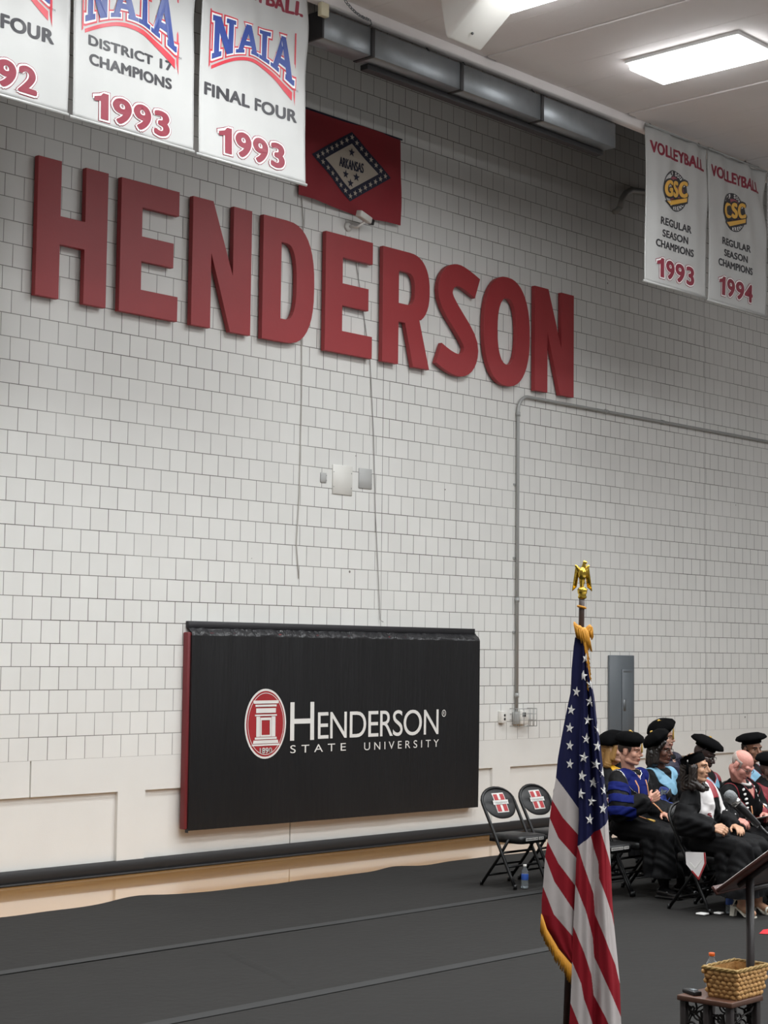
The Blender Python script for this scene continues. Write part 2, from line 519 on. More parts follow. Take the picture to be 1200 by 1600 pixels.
# ------------------------------------------------------------------ white loudspeaker under the ceiling
t = empty('loudspeaker', (2.62, -3.0, 7.3)); tag(t, 'white wedge shaped loudspeaker hung from the ceiling beside the light', 'loudspeaker')
g = G()
bm = bmesh.new()
sec = [(0.12, 0.02), (0.20, 0.42), (-0.42, 0.42)]
va = [bm.verts.new((-0.24, y, z)) for y, z in sec]; vb = [bm.verts.new((0.24, y, z)) for y, z in sec]
bm.faces.new(va); bm.faces.new(vb[::-1])
for i in range(3): bm.faces.new((va[i], vb[i], vb[(i+1) % 3], va[(i+1) % 3]))
bmesh.ops.recalc_face_normals(bm, faces=bm.faces[:])
bmesh.ops.bevel(bm, geom=bm.edges[:], offset=0.035, segments=4, profile=0.5, affect='EDGES')
g.bm(bm, 0, True); g.build('cabinet', 'white_plastic', t)
g = G(); g.lathe([(0.012, 0), (0.012, 0.012), (0.006, 0.016)], 10, c=(-0.02, 0.0, 0.105), ax=(0, -0.55, -0.8)); g.build('mounting_knob', 'galv_dark', t)

# ------------------------------------------------------------------ air duct
t = empty('air_duct', (1.74, -1.9, 7.36)); tag(t, 'long grey metal air duct hung along the ceiling edge', 'air duct')
DX = 4.42
for a, b_ in ((0.02, 0.62), (0.67, 1.87), (1.91, 3.13), (3.16, DX)):
    g = G(); g.bbox(a, b_, -0.12, 0.1, 0.0, 0.255, 0.004, 1); g.build('duct_section', 'galv', t)
for x in (0.645, 1.89, 3.145):
    g = G(); g.bbox(x-0.022, x+0.022, -0.130, 0.105, -0.006, 0.262, 0.003, 1); g.build('seam_collar', 'galv_dark', t)
g = G(); g.box(0.0, 0.022, -0.118, 0.098, 0.003, 0.252); g.build('end_cap', 'galv_dark', t)
g = G(); g.box(0.75, DX, 0.04, 0.13, -0.05, -0.001); g.build('outlet_slot', 'galv_dark', t)
for x, dz in ((1.45, 0), (1.98, 0.0), (3.05, 0.0)):
    g = G(); g.tube([(x, -0.10, 0.258), (x-0.03, -0.06, 0.32), (x+0.06, -0.04, 0.36), (x+0.1, -0.08, 0.385)], 0.007, 6); g.build('hanger_hook', 'galv_dark', t)
t = empty('electrical_box', (1.72, -2.03, 7.53)); tag(t, 'small cream box wired to the left end of the duct', 'electrical box')
g = G(); g.bbox(-0.055, 0.04, -0.05, 0.0, 0, 0.12, 0.006, 2); g.build('body', 'cream', t)
g = G(); g.tube([(-0.01, -0.02, 0.118), (-0.015, -0.02, 0.2), (-0.01, 0.0, 0.26)], 0.005, 6); g.build('cable', 'galv_dark', t)
# chain
t = empty('hanging_chain', (2.2, -2.14, 7.60)); tag(t, 'steel chain slung in front of the duct near the cream box', 'chain')
g = G()
p0 = Vector((-0.42, -0.03, 0.15)); p1 = Vector((0.02, 0.0, 0.02)); nl = 15
for i in range(nl):
    c = p0.lerp(p1, (i+0.5)/nl) + Vector((0, 0, -0.05*math.sin(PI*(i+0.5)/nl)))
    d = (p1-p0).normalized()
    s_ = d.cross(Vector((0, 1, 0))).normalized() if i % 2 else Vector((0, 1, 0))
    g.tube([c+d*0.021*math.cos(a)+s_*0.012*math.sin(a) for a in [2*PI*k/10 for k in range(10)]], 0.004, 5, closed=True)
g.tube([(0.02, 0, 0.02), (0.06, 0.02, 0.0), (0.08, 0.09, 0.0)], 0.005, 5)
g.build('links', 'galv', t)
# curved pipe behind the volleyball banners
g = G(); g.tube([(9.0, -0.1, 7.60), (9.05, -0.1, 7.72), (9.13, -0.1, 7.81), (9.25, -0.1, 7.87), (9.5, -0.1, 7.9), (12.5, -0.1, 7.9)], 0.04, 10)
g.tube([(9.0, -0.1, 7.60), (9.0, -0.05, 7.56), (9.0, -0.005, 7.555)], 0.035, 10)
tag(g.build('bent_pipe', 'conduit'), 'bent grey pipe on the dark wall behind the volleyball banners', 'pipe')

# ------------------------------------------------------------------ HENDERSON wall letters
ZB, ZT, LY0, LY1 = 5.095, 6.335, -0.02, -0.075
def arc(cx, cy, rx, ry, a0, a1, n=14, pw=1.0):
    out = []
    for i in range(n+1):
        a = math.radians(a0+(a1-a0)*i/n)
        c, s = math.cos(a), math.sin(a)
        out.append((cx+rx*math.copysign(abs(c)**pw, c), cy+ry*math.copysign(abs(s)**pw, s)))
    return out
Hh = 1.24
def band(center, w):
    L_, R_ = [], []
    n = len(center)
    for i in range(n):
        a = Vector(center[max(i-1, 0)]); b_ = Vector(center[min(i+1, n-1)])
        d = (b_-a).normalized(); nrm = Vector((-d.y, d.x))
        L_.append(tuple(Vector(center[i])+nrm*w/2)); R_.append(tuple(Vector(center[i])-nrm*w/2))
    return L_+R_[::-1]
def letter_shapes(ch, w):
    s = 0.255
    if ch == 'H': return [[(0,0),(s,0),(s,.49),(w-s,.49),(w-s,0),(w,0),(w,Hh),(w-s,Hh),(w-s,.745),(s,.745),(s,Hh),(0,Hh)]]
    if ch == 'E': return [[(0,0),(w,0),(w,.235),(s,.235),(s,.50),(w-.06,.50),(w-.06,.735),(s,.735),(s,1.005),(w,1.005),(w,Hh),(0,Hh)]]
    if ch == 'N': return [[(0,0),(s-.01,0),(s-.01,.72),(w-.27,0),(w,0),(w,Hh),(w-s+.01,Hh),(w-s+.01,.56),(.26,Hh),(0,Hh)]]
    if ch == 'D':
        o = [(0,0)]+arc(w-.40, Hh/2, .40, Hh/2, -90, 90, 20, 0.8)+[(0,Hh)]
        i = [(s,.235)]+arc(w-.40+.0, Hh/2, .145, Hh/2-.235, -90, 90, 16, 0.8)+[(s,Hh-.235)]
        return [o, i]
    if ch == 'R':
        o = [(0,0),(s,0),(s,.46),(.36,.46),(w-.265,0),(w,0),(w-.17,.53)]+arc(w-.33, .86, .33, .38, -58, 90, 16, 0.85)+[(0,Hh)]
        i = [(s,.665)]+arc(w-.36, .84, .115, .175, -90, 90, 12, 0.8)+[(s,1.015)]
        return [o, i]
    if ch == 'O':
        return [arc(w/2, Hh/2, w/2, Hh/2+.012, 0, 360, 44, 0.86)[:-1], arc(w/2, Hh/2, w/2-.25, Hh/2-.235, 0, 360, 36, 0.86)[:-1]]
    if ch == 'S':
        c = [(w-.03, 1.030), (w*.82, 1.075), (w*.68, 1.110)]+arc(w/2, .905, w/2-.125, .225, 84, 90, 2, .9)+arc(w/2, .895, w/2-.127, .235, 90, 195, 10, .9)[1:]
        c += [(w*.30, .73), (w*.5, .615), (w*.70, .50)]
        c += arc(w/2, .345, w/2-.127, .235, 15, -90, 10, .9)+[(w*.40, .118), (w*.28, .140), (w*.15, .175), (.03, .215)]
        # smooth
        for _ in range(3): c = [c[0]]+[tuple((Vector(c[i-1])+2*Vector(c[i])+Vector(c[i+1]))/4) for i in range(1, len(c)-1)]+[c[-1]]
        return [band(c, .25)]
def wall_letter(ch, x0, x1):
    shapes = letter_shapes(ch, x1-x0)
    cu = bpy.data.curves.new('l', 'CURVE'); cu.dimensions = '2D'; cu.fill_mode = 'BOTH'
    cu.extrude = (LY0-LY1)/2-0.004; cu.bevel_depth = 0.004; cu.bevel_resolution = 1; cu.offset = -0.004
    for sh in shapes:
        sp = cu.splines.new('POLY'); sp.points.add(len(sh)-1); sp.use_cyclic_u = True
        for p, q in zip(sp.points, sh): p.co = (q[0], q[1], 0, 1)
    o = bpy.data.objects.new('l', cu); COL.objects.link(o)
    dg = bpy.context.evaluated_depsgraph_get()
    me = bpy.data.meshes.new_from_object(o.evaluated_get(dg))
    vs = [(v.co.x, -v.co.z, v.co.y) for v in me.vertices]; fs = [tuple(p.vertices)[::-1] for p in me.polygons]
    bpy.data.objects.remove(o); bpy.data.meshes.remove(me); bpy.data.curves.remove(cu)
    return vs, fs
LET = [('H', .19, .97, 'red wall letter H at the left end of the word'),
       ('E', 1.12, 1.82, 'red wall letter E between the H and the first N'),
       ('N', 1.99, 2.76, 'red wall letter N between the first E and the D'),
       ('D', 2.915, 3.64, 'red wall letter D with its rounded right side'),
       ('E', 3.80, 4.51, 'red wall letter E under the red state flag, right of the D'),
       ('R', 4.67, 5.43, 'red wall letter R with a closed bowl and slanted leg'),
       ('S', 5.56, 6.28, 'red curving wall letter S between the R and the O'),
       ('O', 6.365, 7.215, 'red oval wall letter O'),
       ('N', 7.31, 8.075, 'red wall letter N at the right end of the word above the conduit')]
for ch, x0, x1, lab in LET:
    vs, fs = wall_letter(ch, x0, x1)
    w = x1-x0
    o = G().add([(q[0], q[1], q[2]) for q in vs], fs).build('wall_letter', 'red_paint', None, (x0, (LY0+LY1)/2, ZB))
    tag(o, lab, 'letter', 'tall red letters mounted on the block wall')
    for sx, sz in {'O': ((w/2, 0.12), (w/2, 1.12), (0.12, 0.62)), 'S': ((w/2, 0.12), (w/2, 1.12), (w/2, 0.62)), 'D': ((0.10, 0.12), (0.10, 1.12), (w-0.12, 0.62))}.get(ch, ((0.10, 0.12), (0.10, 1.12), (w-0.12, 0.12))):
        st = G(); st.lathe([(0.012, 0), (0.012, 0.0205)], 8, c=(sx, 0.026, sz), ax=(0, 1, 0)); st.build('standoff', 'galv_dark', o)
# chips and a scratch on the H
hobj = [o for o in COL.objects if o.name.startswith('wall_letter')][0]

# ------------------------------------------------------------------ state flag on the wall
t = empty('state_flag', (4.19, -0.035, 6.64)); tag(t, 'red state flag with a blue and white diamond above the wall letters', 'flag')
FW, FH = 1.54, 0.92
def fwave(u, v): return 0.012*math.sin(u*7+v*3)+0.008*math.sin(u*17-v*9)*(1-v) + (0.02*(1-v)**3)*math.sin(u*9)
g = G()
NX, NZ = 40, 24
vs = []; fs = []
for j in range(NZ+1):
    for i in range(NX+1):
        u = i/NX; v = j/NZ
        vs.append((-FW/2+FW*u, -0.012-fwave(u, v), FH*v - 0.025*math.sin(PI*u)*(1-v) - 0.03*u*(1-v)))
for j in range(NZ):
    for i in range(NX):
        a = j*(NX+1)+i; fs.append((a, a+1, a+NX+2, a+NX+1))
g.add(vs, fs, 0, True); g.build('cloth', 'fl_red', t)
def ffn(off):
    return lambda x, z: (x, -0.012-fwave((x+FW/2)/FW, z/FH)-off, z)
def diamond(hw, hh, n=12):
    pts = [(hw, 0), (0, hh), (-hw, 0), (0, -hh)]
    out = []
    for k in range(4):
        a, b_ = pts[k], pts[(k+1) % 4]
        out += [(a[0]+(b_[0]-a[0])*i/n, a[1]+(b_[1]-a[1])*i/n) for i in range(n)]
    return out
CX0, CZ0 = 0.0, 0.455
def dfan(gg, hw, hh, off, mi, rings=6):
    prev = None
    d1 = diamond(1, 1)
    vs = []; fs = []
    n = len(d1)
    for r in range(rings+1):
        k = r/rings
        for (a, b_) in d1: vs.append(ffn(off)(CX0+a*hw*k, CZ0+b_*hh*k))
    for r in range(rings):
        for i in range(n): fs.append((r*n+i, r*n+(i+1) % n, (r+1)*n+(i+1) % n, (r+1)*n+i))
    gg.add(vs, fs, mi, True)
g = G(); dfan(g, 0.60, 0.37, 0.004, 0); dfan(g, 0.40, 0.245, 0.008, 1)
pts = [(0.60, 0), (0, 0.37), (-0.60, 0), (0, -0.37)]
for k in range(4):
    a, b_ = pts[k], pts[(k+1) % 4]
    for i in range(7):
        q = (i+0.0)/7
        px_, pz_ = (a[0]+(b_[0]-a[0])*q)*0.845, (a[1]+(b_[1]-a[1])*q)*0.845
        fan(g, star_poly(CX0+px_, CZ0+pz_, 0.034), ffn(0.008 if i else 0.0085), (CX0+px_, CZ0+pz_), 1)
for sx, sz in ((0, 0.15), (-0.075, -0.095), (0.085, -0.095), (0.0, -0.175)):
    fan(g, star_poly(CX0+sx, CZ0+sz, 0.05), ffn(0.0115), (CX0+sx, CZ0+sz), 0)
put_text(g, 'ARKANSAS', CX0-0.185, CX0+0.185, CZ0-0.035, CZ0+0.07, ffn(0.0115), bold=0.035, mi=0)
g.build('emblem', ['fl_navy', 'fl_white'], t)
g = G(); g.tube([(-FW/2-0.02, -0.01, FH), (FW/2+0.02, -0.01, FH)], 0.010, 8); g.build('rod', 'fl_navy', t)

# ------------------------------------------------------------------ security camera
t = empty('security_camera', (4.19, 0.0, 6.46)); tag(t, 'small white security camera on a bracket below the state flag', 'security camera')
g = G(); g.lathe([(0.05, 0), (0.05, 0.02), (0.03, 0.03)], 14, c=(0, 0, 0), ax=(0, -1, 0)); g.tube([(0, -0.02, 0), (0.05, -0.10, -0.01), (0.10, -0.15, 0.05)], 0.014, 8); g.build('bracket', 'white_plastic', t)
g = G(); R = Euler((0.15, 0.12, 0.25)).to_matrix(); g.bbox(-0.13, 0.11, -0.035, 0.035, -0.035, 0.035, 0.012, 2, R=R, T=(0.08, -0.17, 0.09)); g.build('housing', 'white_plastic', t)
g = G(); g.bbox(0.10, 0.17, -0.03, 0.03, -0.032, 0.028, 0.008, 2, R=R, T=(0.08, -0.17, 0.09)); g.build('lens', 'black_plastic', t)

# ------------------------------------------------------------------ hanging banners
BY = -2.10
def make_banner(name_label, x0, x1, z0, z1, seed, fill, slack=1.0):
    t = empty('championship_banner', ((x0+x1)/2, BY, z0))
    tag(t, name_label, 'banner', 'championship banners hung from the ceiling')
    W_, H_ = x1-x0, z1-z0
    def wv(x, z):
        u = (x-x0)/W_; v = (z-z0)/H_
        b_ = 0.010*math.sin(u*13+seed)*(0.4+0.6*v) + 0.007*math.sin(u*29+seed*2+v*2)*v + 0.012*math.sin(v*5+seed)
        b_ += slack*0.016*math.sin((u*1.2+v*0.9)*16+seed)*max(0, u-0.45)*max(0, v-0.25)*3
        return b_
    fn = lambda off: (lambda x, z: (x-(x0+x1)/2, -wv(x, z)-off, z-z0))
    g = G(); NX, NZ = 44, 48; vs = []; fs = []
    f0 = fn(0)
    for j in range(NZ+1):
        for i in range(NX+1): vs.append(f0(x0+W_*i/NX, z0+0.015+(H_-0.015)*j/NZ))
    for j in range(NZ):
        for i in range(NX):
            a = j*(NX+1)+i; fs.append((a, a+1, a+NX+2, a+NX+1))
    g.add(vs, fs, 0, True)
    o = g.build('cloth', 'banner', t)
    md = o.modifiers.new('s', 'SOLIDIFY'); md.thickness = 0.003; md.offset = 1.0
    g = G(); g.tube([(x0-(x0+x1)/2-0.02, -0.012*math.sin(seed), 0.012), (x1-(x0+x1)/2+0.012, -0.012*math.sin(seed), 0.012)], 0.014, 8); g.build('bottom_rod', 'banner', t)
    g = G(); g.tube([(x0-(x0+x1)/2-0.01, -0.01, H_+0.005), (x1-(x0+x1)/2+0.01, -0.01, H_+0.005)], 0.012, 8)
    for s in (-1, 1): g.tube([(s*W_*0.4, -0.01, H_), (s*W_*0.4, 0.03, H_+0.05)], 0.006, 6)
    g.build('top_rod', 'conduit', t)
    fill(t, fn)
    return t
def year(t, fn, txt, u0, u1, v0, v1):
    g = G()
    w = u1-u0; h = v1-v0
    one = [(.085, 0), (.185, 0), (.185, 1), (.115, 1), (.085, .88), (.0, .79), (.0, .62), (.085, .68)]
    for e, off, mi in ((0.020, 0.005, 0), (0.014, 0.0075, 1), (0.0, 0.010, 0)):
        put_text(g, txt[1:], u0+0.235*w-e, u1+e, v0-e, v1+e, fn(off), bold=0.075+e*3.6, mi=mi, spacing=1.12)
        c = (u0+0.115*w, v0+0.5*h)
        pts = [(u0+a*w+math.copysign(e, u0+a*w-c[0]), v0+b_*h+math.copysign(e, b_-0.5)) for a, b_ in one]
        g.add([fn(off)(*q) for q in pts], [(0, 1, 2, 3, 4, 7), (4, 5, 6, 7)], mi)
    g.build('year_lettering', ['b_maroon', 'b_white'], t)
def line(t, fn, rows, m='b_black', name='title_lettering', bold=0.075):
    for txt, u0, u1, v0, v1 in rows:
        g = G(); put_text(g, txt, u0, u1, v0, v1, fn(0.005), bold=bold, spacing=1.05); g.build(name, m, t)
SER = {
 'N': (1.0, [[(.1,0),(.32,0),(.32,1),(.1,1)],[(.68,0),(.9,0),(.9,1),(.68,1)],[(.1,1),(.36,1),(.9,0),(.64,0)],[(0,0),(.42,0),(.42,.13),(0,.13)],[(0,.87),(.3,.87),(.3,1),(0,1)],[(.58,.87),(1,.87),(1,1),(.58,1)]]),
 'A': (1.0, [[(.04,0),(.26,0),(.62,1),(.40,1)],[(.74,0),(1.0,0),(.62,1),(.38,1)],[(.25,.26),(.78,.26),(.72,.42),(.3,.42)],[(-.03,0),(.36,0),(.36,.12),(-.03,.12)],[(.66,0),(1.06,0),(1.06,.12),(.66,.12)]]),
 'I': (0.55, [[(.16,0),(.39,0),(.39,1),(.16,1)],[(.02,0),(.53,0),(.53,.13),(.02,.13)],[(.02,.87),(.53,.87),(.53,1),(.02,1)]])}
def naia(t, fn, x0, x1, zlow, zmid, ztop):
    g = G()
    tot = 1+1+.55+1+0.06*3
    def warp(off):
        f = fn(off)
        def w(u, v):
            k = u/tot
            zb = zlow+(zmid-zlow)*math.sin(PI*min(1, max(0, k)))
            zt = ztop+0.03*k
            return f(x0+(x1-x0)*k, zb+(zt-zb)*v)
        return w
    ex = tot*0.02
    # red outline, white keyline, blue letters
    for e, off, mi in ((0.10, 0.005, 0), (0.05, 0.0075, 1), (0.0, 0.010, 2)):
        cu = 0.0
        for ch in 'NAIA':
            adv, polys = SER[ch]
            for pl in polys:
                c = Vector((sum(q[0] for q in pl)/4, sum(q[1] for q in pl)/4))
                ring = []
                for q in pl:
                    d = Vector(q)-c
                    ring.append((q[0]+math.copysign(e, d.x)+cu, q[1]+math.copysign(e*0.9, d.y)))
                fin = []
                for i in range(4):
                    a, b_ = ring[i], ring[(i+1) % 4]
                    fin += [(a[0]+(b_[0]-a[0])*k/5, a[1]+(b_[1]-a[1])*k/5) for k in range(5)]
                fan(g, fin, warp(off), (c.x+cu, c.y), mi)
            cu += adv+0.06
    # red underline sweep
    n = 24; w = warp(0.006); vs = []; fs = []
    for i in range(n+1):
        u = tot*i/n
        vs += [w(u, -0.14), w(u, -0.22-0.10*(i/n))]
    for i in range(n): fs.append((2*i, 2*i+1, 2*i+3, 2*i+2))
    g.add(vs, fs, 0)
    w = warp(0.006)
    g.add([w(-0.12, 1.12), w(-0.06, 1.12), w(-0.06, -0.14), w(-0.12, -0.2), w(tot+0.06, 1.15), w(tot+0.12, 1.15), w(tot+0.14, -0.42), w(tot+0.06, -0.2)], [(0,1,2,3),(4,5,6,7)], 0)
    put_text(g, 'TM', x1+0.035, x1+0.065, zlow-0.045, zlow-0.025, fn(0.005), mi=3)
    g.build('emblem', ['b_red', 'b_white', 'b_blue', 'b_black'], t)
def fill_n1(t, fn):
    d = -2.545
    naia(t, fn, .385+d, 1.305+d, 6.79, 6.94, 7.17)
    line(t, fn, [('FINAL FOUR', .325+d, 1.36+d, 6.487, 6.60)]); year(t, fn, '1992', .485+d, 1.22+d, 6.06, 6.265)
def fill_n2(t, fn):
    naia(t, fn, -.895, .005, 6.75, 6.89, 7.14)
    line(t, fn, [('DISTRICT 17', -.86, -.02, 6.583, 6.665), ('CHAMPIONS', -.85, -.03, 6.434, 6.525)]); year(t, fn, '1993', -.80, -.053, 6.035, 6.24)
def fill_n3(t, fn):
    naia(t, fn, .395, 1.300, 6.80, 6.95, 7.17)
    line(t, fn, [('FINAL FOUR', .32, 1.365, 6.49, 6.60)]); year(t, fn, '1993', .482, 1.222, 6.055, 6.27)
    line(t, fn, [('BASKETBALL', .33, 1.385, 7.41, 7.535)], 'b_maroon', 'sport_lettering')
make_banner('white hanging banner at the left edge dated 1992', -2.26, -1.045, 5.985, 7.70, 0.4, fill_n1)
make_banner('white district champions banner dated 1993, between the two final four banners', -1.0, 0.195, 5.975, 7.70, 1.7, fill_n2)
make_banner('white final four banner dated 1993, beside the red state flag', 0.265, 1.475, 5.97, 7.70, 2.9, fill_n3)
def circle_text(g, fn, txt, cx, cz, r, a_mid, span, h, mi, flip=False):
    n = len(txt)
    for i, ch in enumerate(txt):
        if ch == ' ': continue
        q = (i-(n-1)/2)/max(1, n-1)
        a = a_mid + (span*q if flip else -span*q)
        rot = (a+PI/2) if flip else (a-PI/2)
        vs, fs = fit_text(ch, -h*0.38, h*0.38, -h/2, h/2, 0.02)
        cc, ss = math.cos(rot), math.sin(rot)
        pts = [(cx+r*math.cos(a)+u*cc-v*ss, cz+r*math.sin(a)+u*ss+v*cc) for u, v in vs]
        g.add([fn(*q2) for q2 in pts], fs, mi)
def gsc(t, fn, cx, cz, r):
    g = G()
    C_ = lambda rr, n=36: [(cx+rr*1.04*math.cos(2*PI*i/n), cz+rr*math.sin(2*PI*i/n)) for i in range(n)]
    fan(g, C_(r), fn(0.005), (cx, cz), 0); fan(g, C_(r*0.70), fn(0.0065), (cx, cz), 1)
    circle_text(g, fn(0.008), 'GULF SOUTH', cx, cz, r*0.85, PI/2, 2.1, r*0.19, 3)
    circle_text(g, fn(0.008), 'CONFERENCE', cx, cz, r*0.85, -PI/2, 2.1, r*0.19, 3, True)
    sl = lambda off: (lambda u, v: fn(off)(cx+u+0.0*v, cz+v+0.16*u))
    put_text(g, 'GSC', -r*1.10, r*1.13, -r*0.42, r*0.60, sl(0.011), bold=0.16, mi=0, spacing=1.15)
    put_text(g, 'GSC', -r*1.0, r*1.03, -r*0.32, r*0.50, sl(0.0135), bold=0.09, mi=2, spacing=1.15)
    tri = [(-r*0.80, -r*0.66), (r*1.0, -r*0.16), (r*0.98, -r*0.36), (-r*0.45, -r*0.80)]
    big = [(-r*0.95, -r*0.66), (r*1.1, -r*0.08), (r*1.08, -r*0.42), (-r*0.45, -r*0.90)]
    fan(g, big, lambda u, v: fn(0.0095)(cx+u, cz+v), (0, -r*0.5), 0); fan(g, tri, lambda u, v: fn(0.0125)(cx+u, cz+v), (0, -r*0.5), 2)
    g.build('emblem', ['b_black', 'b_pink', 'b_gold', 'b_white'], t)
def fill_g(dx, yr):
    def f(t, fn):
        line(t, fn, [('VOLLEYBALL', 6.68+dx, 7.745+dx, 7.42, 7.555)], 'b_maroon', 'sport_lettering', 0.07)
        gsc(t, fn, 7.155+dx, 7.085, 0.225)
        line(t, fn, [('REGULAR', 6.88+dx, 7.49+dx, 6.67, 6.755), ('SEASON', 6.92+dx, 7.43+dx, 6.54, 6.622), ('CHAMPIONS', 6.80+dx, 7.54+dx, 6.415, 6.50)], bold=0.07)
        year(t, fn, yr, 6.82+dx, 7.55+dx, 6.09, 6.30)
    return f
make_banner('white volleyball banner dated 1993 with a round emblem, left of the 1994 one', 6.60, 7.812, 5.99, 7.70, 4.2, fill_g(0, '1993'), 0.6)
make_banner('white volleyball banner dated 1994 with a round emblem', 7.84, 9.09, 5.975, 7.71, 5.9, fill_g(1.225, '1994'), 1.6)
def fill_last(t, fn):
    line(t, fn, [('TOURNAMENT', 9.155, 10.35, 6.63, 6.71)], bold=0.07)
make_banner('white banner cut off by the right edge, next to the 1994 one', 9.135, 10.38, 5.985, 7.70, 7.1, fill_last)

# ------------------------------------------------------------------ conduit, boxes, plates, wires on the wall
t = empty('conduit_run', (7.055, -0.03, 1.37)); tag(t, 'grey metal conduit rising up the wall and bending right below the letters', 'conduit')
g = G()
path = [(0, 0, 0.0), (0, 0, 3.44)]+[(0.18-0.18*math.cos(a), 0, 3.46+0.18*math.sin(a)) for a in [PI/2*k/8 for k in range(1, 9)]]+[(1.5, 0, 3.64), (12, 0, 3.64)]
g.tube(path, 0.02, 10); g.build('pipe', 'conduit', t)
for z in (0.18, 1.27, 3.42): 
    g = G(); g.tube([(0, 0, z-0.025), (0, 0, z+0.025)], 0.027, 10); g.build('coupling', 'conduit', t)
for x in (1.75, 3.0):
    g = G(); g.tube([(x-0.025, 0, 3.64), (x+0.025, 0, 3.64)], 0.027, 10); g.build('coupling', 'conduit', t)
for z in (0.9, 1.75, 2.6):
    g = G(); g.box(-0.05, 0.05, 0.018, 0.028, z-0.012, z+0.012); g.build('strap', 'conduit', t)
t = empty('wall_outlet', (6.80, 0, 1.24)); tag(t, 'white surface mounted outlet box beside the black banner', 'outlet')
g = G(); g.bbox(-0.045, 0.045, -0.055, 0, 0, 0.135, 0.006, 2); g.build('box', 'white_plastic', t)
for z in (0.045, 0.088):
    g = G(); g.lathe([(0.015, 0), (0.015, 0.004)], 12, c=(0.008, -0.054, z), ax=(0, -1, 0)); g.build('socket', 'black_plastic', t)
t = empty('thermostat', (7.10, 0, 1.22)); tag(t, 'white thermostat inside a wire guard at the foot of the conduit', 'thermostat')
g = G(); g.bbox(-0.09, 0.0, -0.05, 0, 0, 0.14, 0.006, 2); g.build('junction_box', 'conduit', t)
g = G(); g.bbox(-0.02, 0.12, -0.075, -0.0, 0.0, 0.155, 0.008, 2); g.build('housing', 'white_plastic', t)
g = G(); g.bbox(0.01, 0.07, -0.079, -0.07, 0.085, 0.135, 0.003, 1); g.build('screen', 'black_plastic', t)
g = G()
for z in (-0.02, 0.18):
    g.tube([(-0.13, 0, z), (-0.13, -0.14, z), (0.19, -0.14, z), (0.19, 0, z)], 0.004, 6)
for x in (-0.13, -0.05, 0.05, 0.12, 0.19): g.tube([(x, -0.14, -0.02), (x, -0.14, 0.18)], 0.004, 6)
for y in (-0.05, -0.1):
    for x in (-0.13, 0.19): g.tube([(x, y, -0.02), (x, y, 0.18)], 0.004, 6)
for z in (0.05, 0.12): g.tube([(0.19, 0, z), (0.19, -0.14, z), (-0.13, -0.14, z), (-0.13, 0, z)], 0.003, 6)
g.build('wire_guard', 'conduit', t)
t = empty('breaker_box', (9.14, -0.006, 0.76)); tag(t, 'tall grey electrical panel on the wall behind the seated people', 'electrical panel')
g = G(); g.bbox(-0.26, 0.26, -0.035, 0, 0, 1.26, 0.006, 1); g.build('cover', 'panel_grey', t)
g = G(); g.bbox(-0.02, 0.22, -0.05, -0.034, 0.12, 1.09, 0.005, 1); g.build('door', 'panel_grey', t)
g = G(); g.bbox(0.0, 0.05, -0.058, -0.049, 0.58, 0.72, 0.004, 1); g.build('latch', 'galv', t)
g = G(); g.box(0.0, 0.19, -0.052, -0.049, 1.05, 1.07); g.build('label', 'galv', t)
for (x0, x1, z0, z1, lab) in ((4.012, 4.305, 3.64, 3.945, 'large square white cover plate on the block wall'), (4.405, 4.605, 3.73, 3.94, 'pale cover plate right of the large white one'), (3.835, 3.92, 3.745, 3.845, 'small pale cover plate left of the large white one')):
    t = empty('cover_plate', ((x0+x1)/2, 0, z0)); tag(t, lab, 'cover plate', 'cover plates on the wall')
    w = (x1-x0)/2; h = z1-z0
    g = G(); g.bbox(-w, w, -0.012, 0, 0, h, 0.003, 1); g.build('plate', 'white_plastic' if w > 0.12 else 'banner', t)
    for sx in (-1, 1):
        for sz in (0.25*h, 0.75*h):
            g = G(); g.lathe([(0.006, 0), (0.006, 0.002)], 8, c=(sx*w*0.9, -0.012, sz), ax=(0, -1, 0)); g.build('screw', 'conduit', t)
g = G(); g.tube([(3.50, -0.012, 6.63), (3.53, -0.012, 6.4), (3.52, -0.012, 5.7), (3.545, -0.01, 4.6), (3.53, -0.012, 3.6), (3.50, -0.012, 3.1), (3.54, -0.012, 2.75)], 0.005, 6)
tag(g.build('wire', 'wire_pale'), 'thin pale wire hanging down the wall left of the cover plates', 'wire')
g = G(); g.tube([(4.22, -0.012, 6.36), (4.32, -0.012, 6.1), (4.55, -0.012, 5.1), (4.62, -0.012, 4.3), (4.66, -0.012, 3.5), (4.72, -0.012, 2.8), (4.75, -0.015, 2.36), (4.75, -0.06, 2.34)], 0.0045, 6)
tag(g.build('wire', 'wire_grey'), 'grey cable running from the camera down to the black banner', 'wire')

# ------------------------------------------------------------------ wall pad with the black university banner
t = empty('wall_pad', (4.18, 0, 0.33)); tag(t, 'black vinyl university banner stretched over a maroon wall pad', 'banner')
X0 = 4.18
g = G(); g.bbox(2.035-X0, 6.29-X0, -0.075, -0.001, 0.03, 1.86, 0.012, 2); g.build('pad', 'maroon_pad', t)
